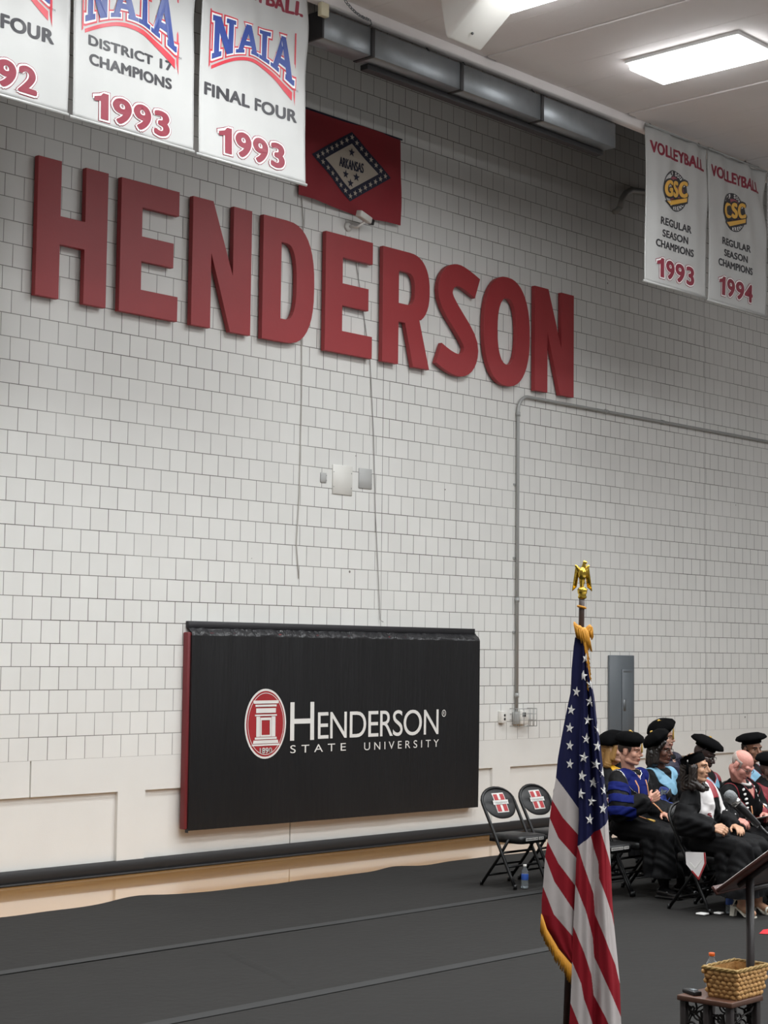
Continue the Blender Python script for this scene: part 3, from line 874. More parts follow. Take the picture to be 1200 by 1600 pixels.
# cover: front face with soft vertical pulls, folded top
def pwave(u, v):
    return 0.55*(0.006*math.sin(u*31+3*math.sin(v*2))+0.005*math.sin(u*73+1.0)*v+0.004*math.sin(u*131)*v*v+0.010*math.sin(v*3.0+u*5))
PXa, PXb = 2.065-X0, 6.305-X0
PW, PH = PXb-PXa, 1.83
pfn = lambda off: (lambda x, z: (x-X0, -0.094-pwave((x-X0-PXa)/PW, (z-0.33)/PH)-off, z-0.33))
g = G(); NX, NZ = 150, 30; vs = []; fs = []
for j in range(NZ+1):
    for i in range(NX+1):
        x = 2.065+PW*i/NX; z = 0.33+PH*j/NZ+ (0.02*(1-i/NX)*(1-j/NZ))
        vs.append(pfn(0)(x, z))
for j in range(NZ):
    for i in range(NX):
        a = j*(NX+1)+i; fs.append((a, a+1, a+NX+2, a+NX+1))
g.add(vs, fs, 0, True)
# bottom and right returns
vs = [pfn(0)(2.065+PW*i/NX, 0.33+0.02*(1-i/NX)) for i in range(NX+1)]; b2 = [(q[0], -0.078, q[2]) for q in vs]
g.add(vs+b2, [(i, i+NX+1, i+NX+2, i+1) for i in range(NX)], 0)
for xx in (2.065, 6.305):
    vs = [pfn(0)(xx, 0.33+PH*j/NZ) for j in range(NZ+1)]; b2 = [(q[0], -0.05 if xx < 3 else -0.002, q[2]) for q in vs]
    g.add(vs+b2, [(j, j+NZ+1, j+NZ+2, j+1) for j in range(NZ)], 0)
g.build('cover', 'pad_black', t)
g = G(); NJ = 6; vs = []; fs = []
for j in range(NJ+1):
    for i in range(NX+1):
        u = i/NX; v = j/NJ
        a = pfn(0)(2.065+PW*u, 0.33+PH)
        y = a[1]*(1-v)-0.03*v-(0.012*math.sin(PI*min(1, v*1.6)) if v < 0.62 else 0)+0.010*math.sin(u*180+4*math.sin(u*40))*math.sin(PI*v)
        vs.append((a[0], y, PH+0.085*v+0.008*math.sin(u*150+2*math.sin(u*33))*math.sin(PI*v)))
for j in range(NJ):
    for i in range(NX):
        a = j*(NX+1)+i; fs.append((a, a+1, a+NX+2, a+NX+1))
g.add(vs, fs, 0, True); g.build('gathered_top', 'pad_sheen', t)
g = G(); g.bbox(PXa, PXb-0.02, -0.045, -0.001, PH+0.07, PH+0.135, 0.004, 1); g.build('top_strip', 'vinyl_black', t)
# printed mark
g = G()
ccx, ccz = 3.03, 1.317
E_ = lambda rx, rz, n=48: [(ccx+rx*math.cos(2*PI*i/n), ccz+rz*math.sin(2*PI*i/n)) for i in range(n)]
def ring(g, a, b_, fn, mi):
    n = len(a); g.add([fn(*q) for q in a]+[fn(*q) for q in b_], [(i, (i+1) % n, n+(i+1) % n, n+i) for i in range(n)], mi)
def fan_rings(g, rx, rz, fn, mi, k=5):
    for q in range(k):
        a = E_(rx*(q+1e-3)/k, rz*(q+1e-3)/k); b_ = E_(rx*(q+1)/k, rz*(q+1)/k); ring(g, a, b_, fn, mi)
fan_rings(g, 0.283, 0.338, pfn(0.003), 0); fan_rings(g, 0.262, 0.317, pfn(0.005), 1)
ring(g, E_(0.247, 0.300), E_(0.241, 0.294), pfn(0.007), 0)
pf = pfn(0.0075)
def rect(x0, x1, z0, z1, sk=0.0, mi=0): g.add([pf(ccx+x0, ccz+z0), pf(ccx+x1, ccz+z0), pf(ccx+x1-sk, ccz+z1), pf(ccx+x0+sk, ccz+z1)], [(0,1,2,3)], mi)
rect(-0.165, 0.165, 0.195, 0.225, -0.012); rect(-0.145, 0.145, 0.165, 0.185); rect(-0.135, 0.135, 0.105, 0.15)
rect(-0.15, 0.15, 0.075, 0.09)
for sx in (-1, 1):
    x = sx*0.105; rect(x-0.026, x+0.026, -0.125, 0.07); x = sx*0.066; rect(x-0.010, x+0.010, -0.125, 0.055)
rect(-0.075, 0.075, 0.035, 0.06); rect(-0.075, 0.075, -0.125, -0.108); rect(-0.15, 0.15, -0.15, -0.13); rect(-0.175, 0.175, -0.19, -0.158, 0.008); rect(-0.19, 0.19, -0.212, -0.196)
pf7 = pfn(0.0085)
for i in range(5): rect(-0.115+i*0.05, -0.10+i*0.05, 0.12, 0.135, 0, 1)
put_text(g, '1890', ccx-0.085, ccx+0.085, ccz-0.285, ccz-0.23, pfn(0.011), bold=0.05)
g.build('crest', ['print_white', 'print_red'], t)
g = G(); pf = pfn(0.006)
put_text(g, 'H', 3.367, 3.70, 1.143, 1.520, pf)
put_text(g, 'ENDERSON', 3.755, 5.612, 1.147, 1.418, pf, spacing=0.92)
put_text(g, 'STATE', 3.372, 4.17, 1.020, 1.098, pf, spacing=1.7)
put_text(g, 'UNIVERSITY', 4.44, 5.62, 1.014, 1.094, pf, spacing=1.6)
ring(g, [(5.70+0.033*math.cos(2*PI*i/20), 1.372+0.038*math.sin(2*PI*i/20)) for i in range(20)], [(5.70+0.025*math.cos(2*PI*i/20), 1.372+0.030*math.sin(2*PI*i/20)) for i in range(20)], pf, 0)
put_text(g, 'R', 5.69, 5.712, 1.355, 1.39, pf)
g.build('lettering', 'print_white', t)

# ------------------------------------------------------------------ protective floor covering, laid in rolls
def cover_strip(label, y0, y1, z, wavy=False):
    g = G(); n = 500; xa, xb = -16.0, 24.0; vs = []; fs = []
    m_ = 8
    for j in range(m_+1):
        for i in range(n+1):
            x = xa+(xb-xa)*i/n; v = j/m_
            yy = y0+(y1-y0)*v
            if wavy and j == m_:
                yy += 0.030*math.sin(x*1.3+1)+0.022*math.sin(x*3.1)+0.05*max(0, math.sin(x*2.1+0.6))**6+0.010*math.sin(x*9.1)
            zz = z + (0.02*max(0, math.sin(x*2.1+0.6))**6*(1 if wavy else 0)*v**4)
            vs.append((x, yy, zz))
    for j in range(m_):
        for i in range(n):
            a = j*(n+1)+i; fs.append((a, a+1, a+n+2, a+n+1))
    g.add(vs, fs, 0, True)
    # edge thickness
    top = [m_*(n+1)+i for i in range(n+1)]
    e = [vs[i] for i in top]; e2 = [(q[0], q[1], 0.0005) for q in e]
    g.add(e+e2, [(i+1, i, i+n+1, i+n+2) for i in range(n)], 0)
    e = [vs[i] for i in range(n+1)]; e2 = [(q[0], q[1], 0.0005) for q in e]
    g.add(e+e2, [(i, i+1, i+n+2, i+n+1) for i in range(n)], 0)
    # laid-in creases
    return tag(g.build('floor_covering', 'cover'), label, 'floor covering', 'dark grey floor covering laid in rolls')
cover_strip('dark grey floor covering strip nearest the wall, its edge on bare wood', -3.42, -1.40, 0.006, True)
cover_strip('dark grey floor covering strip between the two long taped seams', -5.25, -3.40, 0.008)
cover_strip('dark grey floor covering strip under the flag and lectern, nearest the camera', -11.0, -5.23, 0.010)
for y, xe, lab in ((-3.34, 24.0, 'grey seam tape running past the empty chairs, nearest the wall'), (-5.16, 1.15, 'grey seam tape ending behind the flag, across the middle of the floor')):
    g = G(); n = 120; vs = []; fs = []
    for i in range(n+1):
        x = -16.0+(xe+16.0)*i/n; dy = 0.008*math.sin(x*1.3+y)
        vs += [(x, y-0.055+dy, 0.0125), (x, y+0.055+dy, 0.0125)]
    for i in range(n): fs.append((2*i, 2*i+2, 2*i+3, 2*i+1))
    g.add(vs, fs, 0, True)
    tag(g.build('seam_tape', 'tape'), lab, 'tape', 'grey tape over the floor seams')
for (pts, lab) in (([(-0.60, -3.43), (-0.86, -3.95), (-1.10, -4.55), (-1.36, -5.08)], 'long crease in the floor covering between the taped seams'),):
    g = G(); vs = []; fs = []
    k = 24
    for i in range(k+1):
        q = i/k*(len(pts)-1); a = int(min(q, len(pts)-2)); f = q-a
        x = pts[a][0]*(1-f)+pts[a+1][0]*f; y = pts[a][1]*(1-f)+pts[a+1][1]*f
        hh = 0.014*math.sin(PI*i/k)+0.0005
        vs += [(x-0.05, y+0.02, 0.0082), (x, y, 0.0085+hh), (x+0.035, y-0.02, 0.0082)]
    for i in range(k): fs += [(3*i, 3*i+1, 3*i+4, 3*i+3), (3*i+1, 3*i+2, 3*i+5, 3*i+4)]
    g.add(vs, fs, 0, True); tag(g.build('floor_crease', 'cover'), lab, 'crease')

# ================================================================== FOLDING CHAIRS
def make_chair():
    t = empty('folding_chair')
    W = 0.222
    # the bent tube: both front legs and the arch over the backrest in one bend
    def frame_pt(s, k): # k from top to foot
        return Vector((s*W, -0.165+0.362*k, 0.70*(1-k)+0.012*k))
    g = G()
    left = [frame_pt(-1, 1-k/8) for k in range(9)]
    top = [(-W*math.cos(PI*q/12), -0.165-0.06*math.sin(PI*q/12), 0.70+0.125*math.sin(PI*q/12)) for q in range(1, 12)]
    right = [frame_pt(1, k/8) for k in range(9)]
    g.tube(left+top+right, 0.0145, 8)
    g.build('frame', 'chair_metal', t)
    for s in (-1, 1):
        g = G(); g.lathe([(0.017, 0), (0.016, 0.04)], 10, c=(s*W, 0.197, 0.0)); g.build('foot_cap', 'chair_metal', t)
    # rear legs
    for s in (-1, 1):
        x = s*(W-0.03)
        g = G(); g.tube([(x, 0.10, 0.41), (x, 0.0, 0.26), (x, -0.197, 0.01)], 0.0135, 8); o = g.build('rear_leg', 'chair_metal', t)
        g = G(); g.lathe([(0.016, 0), (0.015, 0.035)], 10, c=(x, -0.199, 0.0)); g.build('foot_cap', 'chair_metal', o)
    for (y, z, hw) in ((-0.135, 0.09, W-0.03), (0.105, 0.18, W), (0.045, 0.295, W), (-0.06, 0.185, W-0.03)):
        g = G(); g.tube([(-hw, y, z), (hw, y, z)], 0.0105, 8); g.build('cross_bar', 'chair_metal', t)
    # seat
    g = G(); bm = bmesh.new(); n = 10
    prof = []
    def rr(hw0, hw1, y0, y1, r):
        pts = []
        for (cx, cy, a0, rad) in ((hw1-r, y1-r, 0, r), (-(hw1-r), y1-r, 90, r), (-(hw0-r*0.6), y0+r*0.6, 180, r*0.6), (hw0-r*0.6, y0+r*0.6, 270, r*0.6)):
            for k in range(5):
                a = math.radians(a0+90*k/4); pts.append((cx+rad*math.cos(a), cy+rad*math.sin(a)))
        return pts
    layers = [(0.0, 0.380), (0.0, 0.432), (0.01, 0.444), (0.035, 0.449)]
    prev = None; allv = []
    for ins, z in layers:
        pts = rr(0.165-ins, 0.188-ins, -0.15+ins, 0.235-ins, 0.045)
        vs = [bm.verts.new((x, y, z)) for x, y in pts]; allv.append(vs)
    m_ = len(allv[0])
    for a, b_ in zip(allv, allv[1:]):
        for i in range(m_): bm.faces.new((a[i], a[(i+1) % m_], b_[(i+1) % m_], b_[i]))
    bm.faces.new(allv[-1]); bm.faces.new(allv[0][::-1])
    g.bm(bm, 0, True); so = g.build('seat', 'chair_vinyl', t)
    g = G()
    for a, b_ in ((-0.125, 0.045), (0.058, 0.125)): g.box(-b_, -a, 0.2352, 0.2362, 0.404, 0.428)
    fn = lambda u, v: (-u, 0.2368, v)
    put_text(g, 'HENDERSON', -0.118, 0.038, 0.409, 0.423, fn, bold=0.06, mi=1); put_text(g, 'STATE', 0.064, 0.119, 0.409, 0.423, fn, bold=0.06, mi=1)
    g.build('seat_label', ['label_white', 'chair_metal'], so)
    # backrest pad, slightly curved, hung in the arch
    g = G(); NA, NR = 44, 7
    PCZ = 0.698
    def pad_y(x, z, side):
        up = z-PCZ
        ry = min(1.0, ((abs(x)/0.207)**2.3+(abs(up)/(0.118 if up > 0 else 0.132))**2.3))
        y = -0.165-0.058*max(0, (z-0.70)/0.125)**1.3+0.526*max(0, 0.70-z)
        return y+side*(0.004+0.017*(1-ry)**0.6)+(0.010*(1-(x/0.207)**2) if side < 0 else -0.010*(1-(x/0.207)**2))*0.5
    for side in (1, -1):
        vs = []; fs = []
        for r in range(NR+1):
            k = math.sin(PI/2*r/NR)
            for j in range(NA):
                a = 2*PI*j/NA; c, s_ = math.cos(a), math.sin(a)
                x = 0.207*k*math.copysign(abs(c)**0.87, c); z = PCZ+(0.118 if s_ > 0 else 0.132)*k*math.copysign(abs(s_)**0.87, s_)
                vs.append((x, pad_y(x, z, side), z))
        for r in range(NR):
            for j in range(NA):
                q = (r*NA+j, r*NA+(j+1) % NA, (r+1)*NA+(j+1) % NA, (r+1)*NA+j); fs.append(q if side > 0 else q[::-1])
        g.add(vs, fs, 0, True)
    bo = g.build('backrest', 'chair_vinyl', t)
    # printed H with a pennant across it
    def bfn(off):
        def f(x, z):
            return (-x, pad_y(x, z, 1)+off, z)
        return f
    g = G()
    def rc(x0, x1, z0, z1, off, mi):
        fn = bfn(off); n = 6; vs = []; fs = []
        for j in range(n+1):
            for i in range(n+1): vs.append(fn(x0+(x1-x0)*i/n, z0+(z1-z0)*j/n))
        for j in range(n):
            for i in range(n):
                a = j*(n+1)+i; fs.append((a, a+n+1, a+n+2, a+1))
        g.add(vs, fs, mi)
    zc = 0.705
    rc(-0.080, 0.080, zc-0.085, zc+0.078, 0.002, 0)
    for sx in (-1, 1): rc(sx*0.044-0.027, sx*0.044+0.027, zc-0.076, zc+0.069, 0.004, 1)
    rc(-0.03, 0.03, zc-0.02, zc+0.022, 0.004, 1)
    rc(-0.105, 0.105, zc-0.017, zc+0.019, 0.0075, 0)
    put_text(g, 'Henderson', -0.075, 0.08, zc-0.011, zc+0.013, bfn(0.0115), mi=2)
    g.build('printed_mark', ['label_white', 'print_red', 'conduit'], bo)
    return t
CH = [  # x, y, label
 (3.34, -2.92, 'empty black folding chair in the back row nearest the black banner'),
 (3.87, -2.92, 'second empty black folding chair in the back row, beside the flag'),
 (4.39, -2.92, 'empty black folding chair in the back row hidden behind the flag'),
 (4.92, -2.92, 'black folding chair under the blond person in the yellow hood'),
 (5.72, -2.92, 'black folding chair under the man in the back row with a purple hood'),
 (3.27, -3.86, 'empty black folding chair in the middle row, seat edge showing right of the flag'),
 (3.74, -3.86, 'black folding chair under the man in the blue hood'),
 (4.21, -3.86, 'black folding chair under the woman in the light blue hood'),
 (4.85, -3.86, 'black folding chair under the man in glasses with the tilted cap'),
 (5.70, -3.86, 'black folding chair under the person facing the camera at the right edge'),
 (3.325, -4.86, 'black folding chair under the student in the white stole'),
 (3.80, -4.86, 'black folding chair under the bald man'),
 (4.33, -4.86, 'black folding chair under the person cut off by the right edge')]
proto = make_chair(); CHAIRS = []
for i, (x, y, lab) in enumerate(CH):
    o = proto if i == 0 else copy_tree(proto)
    o.location = (x, y, 0.0125); o.rotation_euler = (0, 0, PI + (0.03 if i == 1 else 0))
    tag(o, lab, 'chair', 'black folding chairs on the floor covering'); CHAIRS.append(o)

# ================================================================== WATER BOTTLES
def bottle(label, loc, h=0.205, r=0.031, cap='white_plastic', lab='blue_label', group=None):
    t = empty('water_bottle', loc); tag(t, label, 'bottle', group)
    g = G(); g.lathe([(r*0.6, 0), (r*0.95, 0.004), (r, 0.02), (r*0.96, 0.05), (r, 0.06), (r, h*0.62), (r*0.9, h*0.72), (r*0.45, h*0.86), (r*0.42, h*0.93)], 20); g.build('body', 'clear', t)
    g = G(); g.lathe([(r*0.55, 0.004), (r*0.9, 0.008), (r*0.95, 0.02), (r*0.95, h*0.55)], 16); g.build('water', 'water', t)
    g = G(); g.lathe([(r*1.015, h*0.36), (r*1.02, h*0.365), (r*1.02, h*0.60), (r*1.01, h*0.605)], 20); g.build('label', lab, t)
    g = G(); g.lathe([(r*0.48, h*0.91), (r*0.5, h*0.92), (r*0.5, h*0.995), (r*0.44, h)], 16); g.build('cap', cap, t)
    return t
bottle('clear water bottle with a blue label on the floor beside the empty chair', (3.235, -3.13, 0.0125), group='water bottles on the floor')
bottle('clear water bottle with a dark blue label at the foot of the student', (3.225, -5.16, 0.0125), group='water bottles on the floor')

bottle('water bottle with purple label on the floor at the right edge of the flag', (3.42, -3.72, 0.0125), lab='hood_purple', group='water bottles on the floor')

# ================================================================== AMERICAN FLAG ON ITS POLE
FR = -math.radians(47.5)
t = empty('flag_stand', (-1.257, -6.92, 0.0125), FR)
tag(t, 'american flag with gold fringe on a dark pole topped by a gold eagle', 'flag')
Z0 = 0.0125
g = G(); g.tube([(-0.009, 0.05, 0.01), (0.035, 0.045, 1.3-Z0), (0.058, 0.015, 2.0-Z0), (0.0615, 0.002, 2.2-Z0), (0.0645, 0, 2.37-Z0)], [0.019, 0.017, 0.016, 0.0155, 0.0155], 14); pole = g.build('pole', 'pole', t)
g = G(); g.lathe([(0.13, 0), (0.13, 0.006), (0.10, 0.012), (0.04, 0.018), (0.026, 0.03)], 28, c=(-0.009, 0.05, 0)); g.build('base', 'pole', t)
g = G(); g.lathe([(0.017, 0), (0.027, 0.004), (0.027, 0.010), (0.017, 0.014)], 18, c=(0.0605, 0, 2.265-Z0), ax=(0.25, 0, 1)); g.build('ring', 'fringe', t)
# --- cloth
RIGHT = [(0.0799, 2.1094), (0.0905, 1.9932), (0.1078, 1.8909), (0.1285, 1.7957), (0.1424, 1.6869), (0.1562, 1.5987), (0.17, 1.5038), (0.1838, 1.382), (0.1976, 1.2808), (0.2079, 1.1426), (0.2218, 0.914), (0.2304, 0.7131), (0.2414, 0.5729), (0.2594, 0.3964), (0.2696, 0.2902), (0.2765, 0.0781), (0.277, 0.05)]
MID = [(0.0628, 2.1092), (0.063, 2.0066), (0.0564, 1.904), (0.06, 1.8154), (0.0568, 1.7268), (0.0467, 1.6178), (0.0435, 1.5295), (0.0438, 1.4143), (0.0424, 1.2791), (0.0444, 1.1441), (0.038, 1.0094), (0.0314, 0.9253), (0.027, 0.7845), (0.0219, 0.6539), (0.0144, 0.5337), (0.0114, 0.3937), (0.0079, 0.2873), (0.0012, 0.1446), (-0.0036, 0.075), (-0.004, 0.05)]
LEFT = [(0.025, 2.1088), (0.0182, 2.0608), (0.0083, 1.9376), (0.0052, 1.8216), (-0.0219, 1.6851), (-0.042, 1.5761), (-0.0622, 1.4606), (-0.0721, 1.3589), (-0.0921, 1.2438), (-0.1031, 1.1593), (-0.1132, 1.0447), (-0.1285, 0.937), (-0.1365, 0.8095), (-0.1446, 0.7156), (-0.1443, 0.6387)]
BOT = [(-0.1443, 0.6387), (-0.1237, 0.5688), (-0.0589, 0.4629), (0.0077, 0.387), (0.04, 0.355)]
FRI = [(-0.1500, 0.5552), (-0.1148, 0.4756), (-0.0654, 0.3929), (0.0045, 0.2972), (0.04, 0.262)]
LB = [[(-0.0721, 1.3623), (0.0443, 1.2048)], [(-0.0921, 1.2438), (-0.0377, 1.1533), (0.0405, 1.0683)], [(-0.1065, 1.1526), (-0.0591, 1.0453), (0.0337, 0.9432)], [(-0.1131, 1.0178), (-0.0587, 0.9109), (0.0296, 0.7979)], [(-0.1237, 0.9303), (-0.0804, 0.8168), (0.0215, 0.669)], [(-0.1363, 0.781), (-0.0832, 0.6461), (0.0168, 0.5337)]]
RB = [[(0.1541, 1.1018), (0.1868, 0.9985), (0.2194, 0.906), (0.2592, 0.7711)], [(0.1108, 1.0512), (0.1472, 0.9266), (0.1509, 0.8411), (0.1871, 0.749), (0.2233, 0.6499), (0.2392, 0.5862), (0.2738, 0.4307)], [(0.0386, 1.0075), (0.075, 0.8902), (0.1258, 0.7554), (0.1332, 0.6489), (0.1657, 0.5712), (0.2018, 0.4795), (0.2415, 0.388), (0.2595, 0.3175), (0.3026, 0.184)], [(0.0341, 0.79), (0.0791, 0.6767), (0.1226, 0.5282), (0.1299, 0.4292), (0.1876, 0.3026), (0.2596, 0.1483), (0.3026, 0.0503)], [(0.0216, 0.5767), (0.0723, 0.4568), (0.1121, 0.3371), (0.1267, 0.2314), (0.1878, 0.1194), (0.2166, 0.0494)], [(0.0135, 0.3996), (0.0583, 0.2941), (0.0728, 0.2167), (0.1161, 0.0975), (0.1377, 0.0415)], [(0.0047, 0.1878), (0.0444, 0.0896), (0.0589, 0.0476)]]
def bnd(tab, x):
    """z of a stripe boundary at x, extended linearly"""
    if x <= tab[0][0]: a, b_ = tab[0], tab[1]
    elif x >= tab[-1][0]: a, b_ = tab[-2], tab[-1]
    else:
        for a, b_ in zip(tab, tab[1:]):
            if a[0] <= x <= b_[0]: break
    return a[1]+(b_[1]-a[1])*(x-a[0])/(b_[0]-a[0])
def crease(z): return lerp_tab([(0.085, 2.1), (0.10, 1.5), (0.115, 1.1), (0.131, 0.75), (0.134, 0.43), (0.128, 0.2), (0.125, 0.05)], z)
def depthR(s, z):
    # s 0 at the front fold, 1 at the right edge: two soft pleats
    k = min(1, (2.11-z)/0.5)
    d = -0.042-0.022*math.sin(PI*min(1, s*1.9))*k + 0.030*(math.exp(-((s-0.50)/0.07)**2))*k - 0.028*math.sin(PI*max(0, min(1, (s-0.5)/0.5)))*k
    d += 0.055*max(0, s-0.82)/0.18*k + 0.006*math.sin(s*30+z*3)*k
    return d
def depthL(s, z):
    k = min(1, (2.11-z)/0.5)
    return -0.020+0.035*k*(1-s)**2 + 0.018*math.sin(PI*s)*k*-1 + 0.006*math.sin(s*13+z*4)*k + 0.02*k*s**4
g = G()
NS, NZ = 130, 1000
def zrow(j, zt, zb): return zt+(zb-zt)*j/NZ
# right-hand panel
vs = []; fs = []; mi = []
rx = [lerp_tab(RIGHT, zrow(j, 2.109, 0.05)) for j in range(NZ+1)]; mx_ = [lerp_tab(MID, zrow(j, 2.109, 0.05)) for j in range(NZ+1)]
NW = 16   # columns that turn back round the right edge
for j in range(NZ+1):
    z = zrow(j, 2.109, 0.05)
    for i in range(NS+1+NW):
        s = i/NS
        if s <= 1: x = mx_[j]+(rx[j]-mx_[j])*s; y = depthR(s, z)
        else:
            q = (i-NS)/NW; x = rx[j]+0.006*math.sin(PI*q)-0.13*q*q*min(1, (2.11-z)/0.9); y = depthR(1, z)+0.07*q*min(1, (2.11-z)/0.6)
        vs.append((x, y, z-Z0))
def cantR(x): return 1.0061+(1.1426-1.0061)*(x-0.038)/(0.2079-0.038)
STR = 0
for j in range(NZ):
    zc = zrow(j+0.5, 2.109, 0.05)
    for i in range(NS+NW):
        s = (i+0.5)/NS
        xc = (mx_[j]+(rx[j]-mx_[j])*s) if s < 1 else rx[j]+(s-1)*0.10
        a = j*(NS+NW+1)+i
        fs.append((a, a+NS+NW+1, a+NS+NW+2, a+1))
        if zc > cantR(min(xc, 0.21)) : m = 2
        else:
            k = 0
            for tab in RB:
                if zc < bnd(tab, xc): k += 1
            m = 1 if k % 2 == 0 else 0
        mi.append(m)
o0 = len(g.v); g.add(vs, fs, 0, True); g.m[-len(fs):] = mi
# left-hand panel behind the fold
vs = []; fs = []; mi = []
NSL = 84
def lx(z): return lerp_tab(LEFT, z) if z >= 0.6387 else lerp_tab(BOT, z)
for j in range(NZ+1):
    z = zrow(j, 2.109, 0.36)
    a = lx(z); b_ = max(a+0.002, lerp_tab(MID, z)+0.03)
    for i in range(NSL+1):
        s = i/NSL; vs.append((a+(b_-a)*s, depthL(s, z), z-Z0))
for j in range(NZ):
    zc = zrow(j+0.5, 2.109, 0.36); a0 = lx(zc); b0 = lerp_tab(MID, zc)+0.03
    for i in range(NSL):
        xc = a0+(b0-a0)*(i+0.5)/NSL
        a = j*(NSL+1)+i; fs.append((a, a+NSL+1, a+NSL+2, a+1))
        k = 0
        for tab in LB:
            if zc < bnd(tab, xc): k += 1
        mi.append(2 if k == 0 else (1 if k % 2 == 1 else 0))
g.add(vs, fs, 0, True); g.m[-len(fs):] = mi
# stars sewn on the blue field
SR = [(0.0788, 1.9965), (0.0640, 1.9054), (0.1044, 1.8602), (0.1012, 1.7681), (0.0911, 1.6714), (0.1439, 1.6257), (0.081, 1.5741), (0.1406, 1.534), (0.0676, 1.4742), (0.1325, 1.439), (0.0575, 1.3773), (0.1211, 1.3408), (0.0520, 1.2825), (0.1784, 1.3042), (0.1124, 1.2427), (0.1704, 1.2076), (0.1003, 1.1501), (0.172, 1.395)]
SL = [(0.0326, 1.8198), (0.0054, 1.7228), (-0.0025, 1.6275), (-0.0023, 1.5345), (-0.002, 1.4375)]
for (cx, cz) in SR:
    rr_ = 0.031
    def fR(x, z):
        a = lerp_tab(MID, z); b_ = lerp_tab(RIGHT, z); x = min(max(x, a+0.001), b_-0.001)
        return (x, depthR((x-a)/(b_-a), z)-0.010, z-Z0)
    fan(g, star_poly(cx, cz, rr_, 0.12, 0.82), fR, (cx, cz), 3)
for (cx, cz) in SL:
    def fL(x, z):
        a = lx(z); b_ = lerp_tab(MID, z)+0.03; x = min(max(x, a+0.001), b_)
        return (x, depthL((x-a)/(b_-a), z)-0.007, z-Z0)
    fan(g, star_poly(cx, cz, 0.029, 0.12, 0.72), fL, (cx, cz), 3)
g.build('flag_cloth', ['us_red', 'us_white', 'us_blue', 'us_star'], t)
# fringe along the lower left edge
g = G(); n = 90
for i in range(n):
    q = i/(n-1)
    zb = lerp_tab([(a, k) for k, a in enumerate([0, 1, 2, 3, 4])], 0)
    def along(tab, q):
        p = q*(len(tab)-1); a = int(min(p, len(tab)-2)); f = p-a
        return (tab[a][0]*(1-f)+tab[a+1][0]*f, tab[a][1]*(1-f)+tab[a+1][1]*f)
    b0 = along(BOT, q); f0 = along(FRI, q)
    y = depthL(min(1, q*0.95), b0[1])
    jx = random.uniform(-0.004, 0.004); jz = random.uniform(-0.010, 0.006)
    g.tube([(b0[0], y+0.001, b0[1]+0.004-Z0), ((b0[0]+f0[0])/2+jx*0.5, y-0.004, (b0[1]+f0[1])/2-Z0), (f0[0]+jx, y+0.002+jx, f0[1]+jz-Z0)], [0.0038, 0.0034, 0.002], 5)
g.build('bottom_fringe', 'fringe', t)
# gathered gold fringe where the cloth meets the pole
g = G()
def wisp(pts, r): g.tube(pts, r, 5)
for i in range(38):
    q = i/37
    # collar wrapped round the pole
    a = -0.4+2.7*q
    x0 = 0.052-0.032*math.cos(a*1.2); z0 = 2.160-0.035*q+random.uniform(-0.008, 0.008)
    y0 = -0.028-0.012*math.sin(a)
    ln = random.uniform(0.035, 0.06)+0.05*q
    dx = random.uniform(0.006, 0.022)
    wisp([(x0, y0+0.012, z0+0.012), (x0+dx*0.3, y0-0.012, z0), (x0+dx, y0-0.010, z0-ln*0.5), (x0+dx*1.7, y0-0.004, z0-ln)], [0.005, 0.007, 0.006, 0.0025])
for i in range(60):
    # the run of fringe falling down the right-hand side
    q = i/59
    zt_ = 2.14-0.30*q; xa = 0.066+0.026*q+0.010*math.sin(q*3)
    e = lerp_tab(RIGHT, zt_-0.02)
    xa = min(xa+random.uniform(-0.004, 0.004), e+0.004)
    ln = random.uniform(0.05, 0.08)*(1-0.3*q)
    wisp([(xa-0.006*(1-q), -0.042, zt_+0.01), (xa, -0.047, zt_-ln*0.4), (xa+0.014, -0.043, zt_-ln)], [0.006*(1-0.4*q), 0.0055*(1-0.4*q), 0.002])
for i in range(16):
    # loop at the right of the pole
    q = i/15
    a = PI*(0.15+0.8*q)
    cx, cz = 0.083+0.022*math.cos(a-1.3), 2.12+0.030*math.sin(a-0.2)
    wisp([(cx, -0.020, cz+0.012), (cx+0.008, -0.034, cz), (cx+0.016, -0.030, cz-0.045)], [0.006, 0.007, 0.0025])
g.build('gathered_fringe', 'fringe', t)
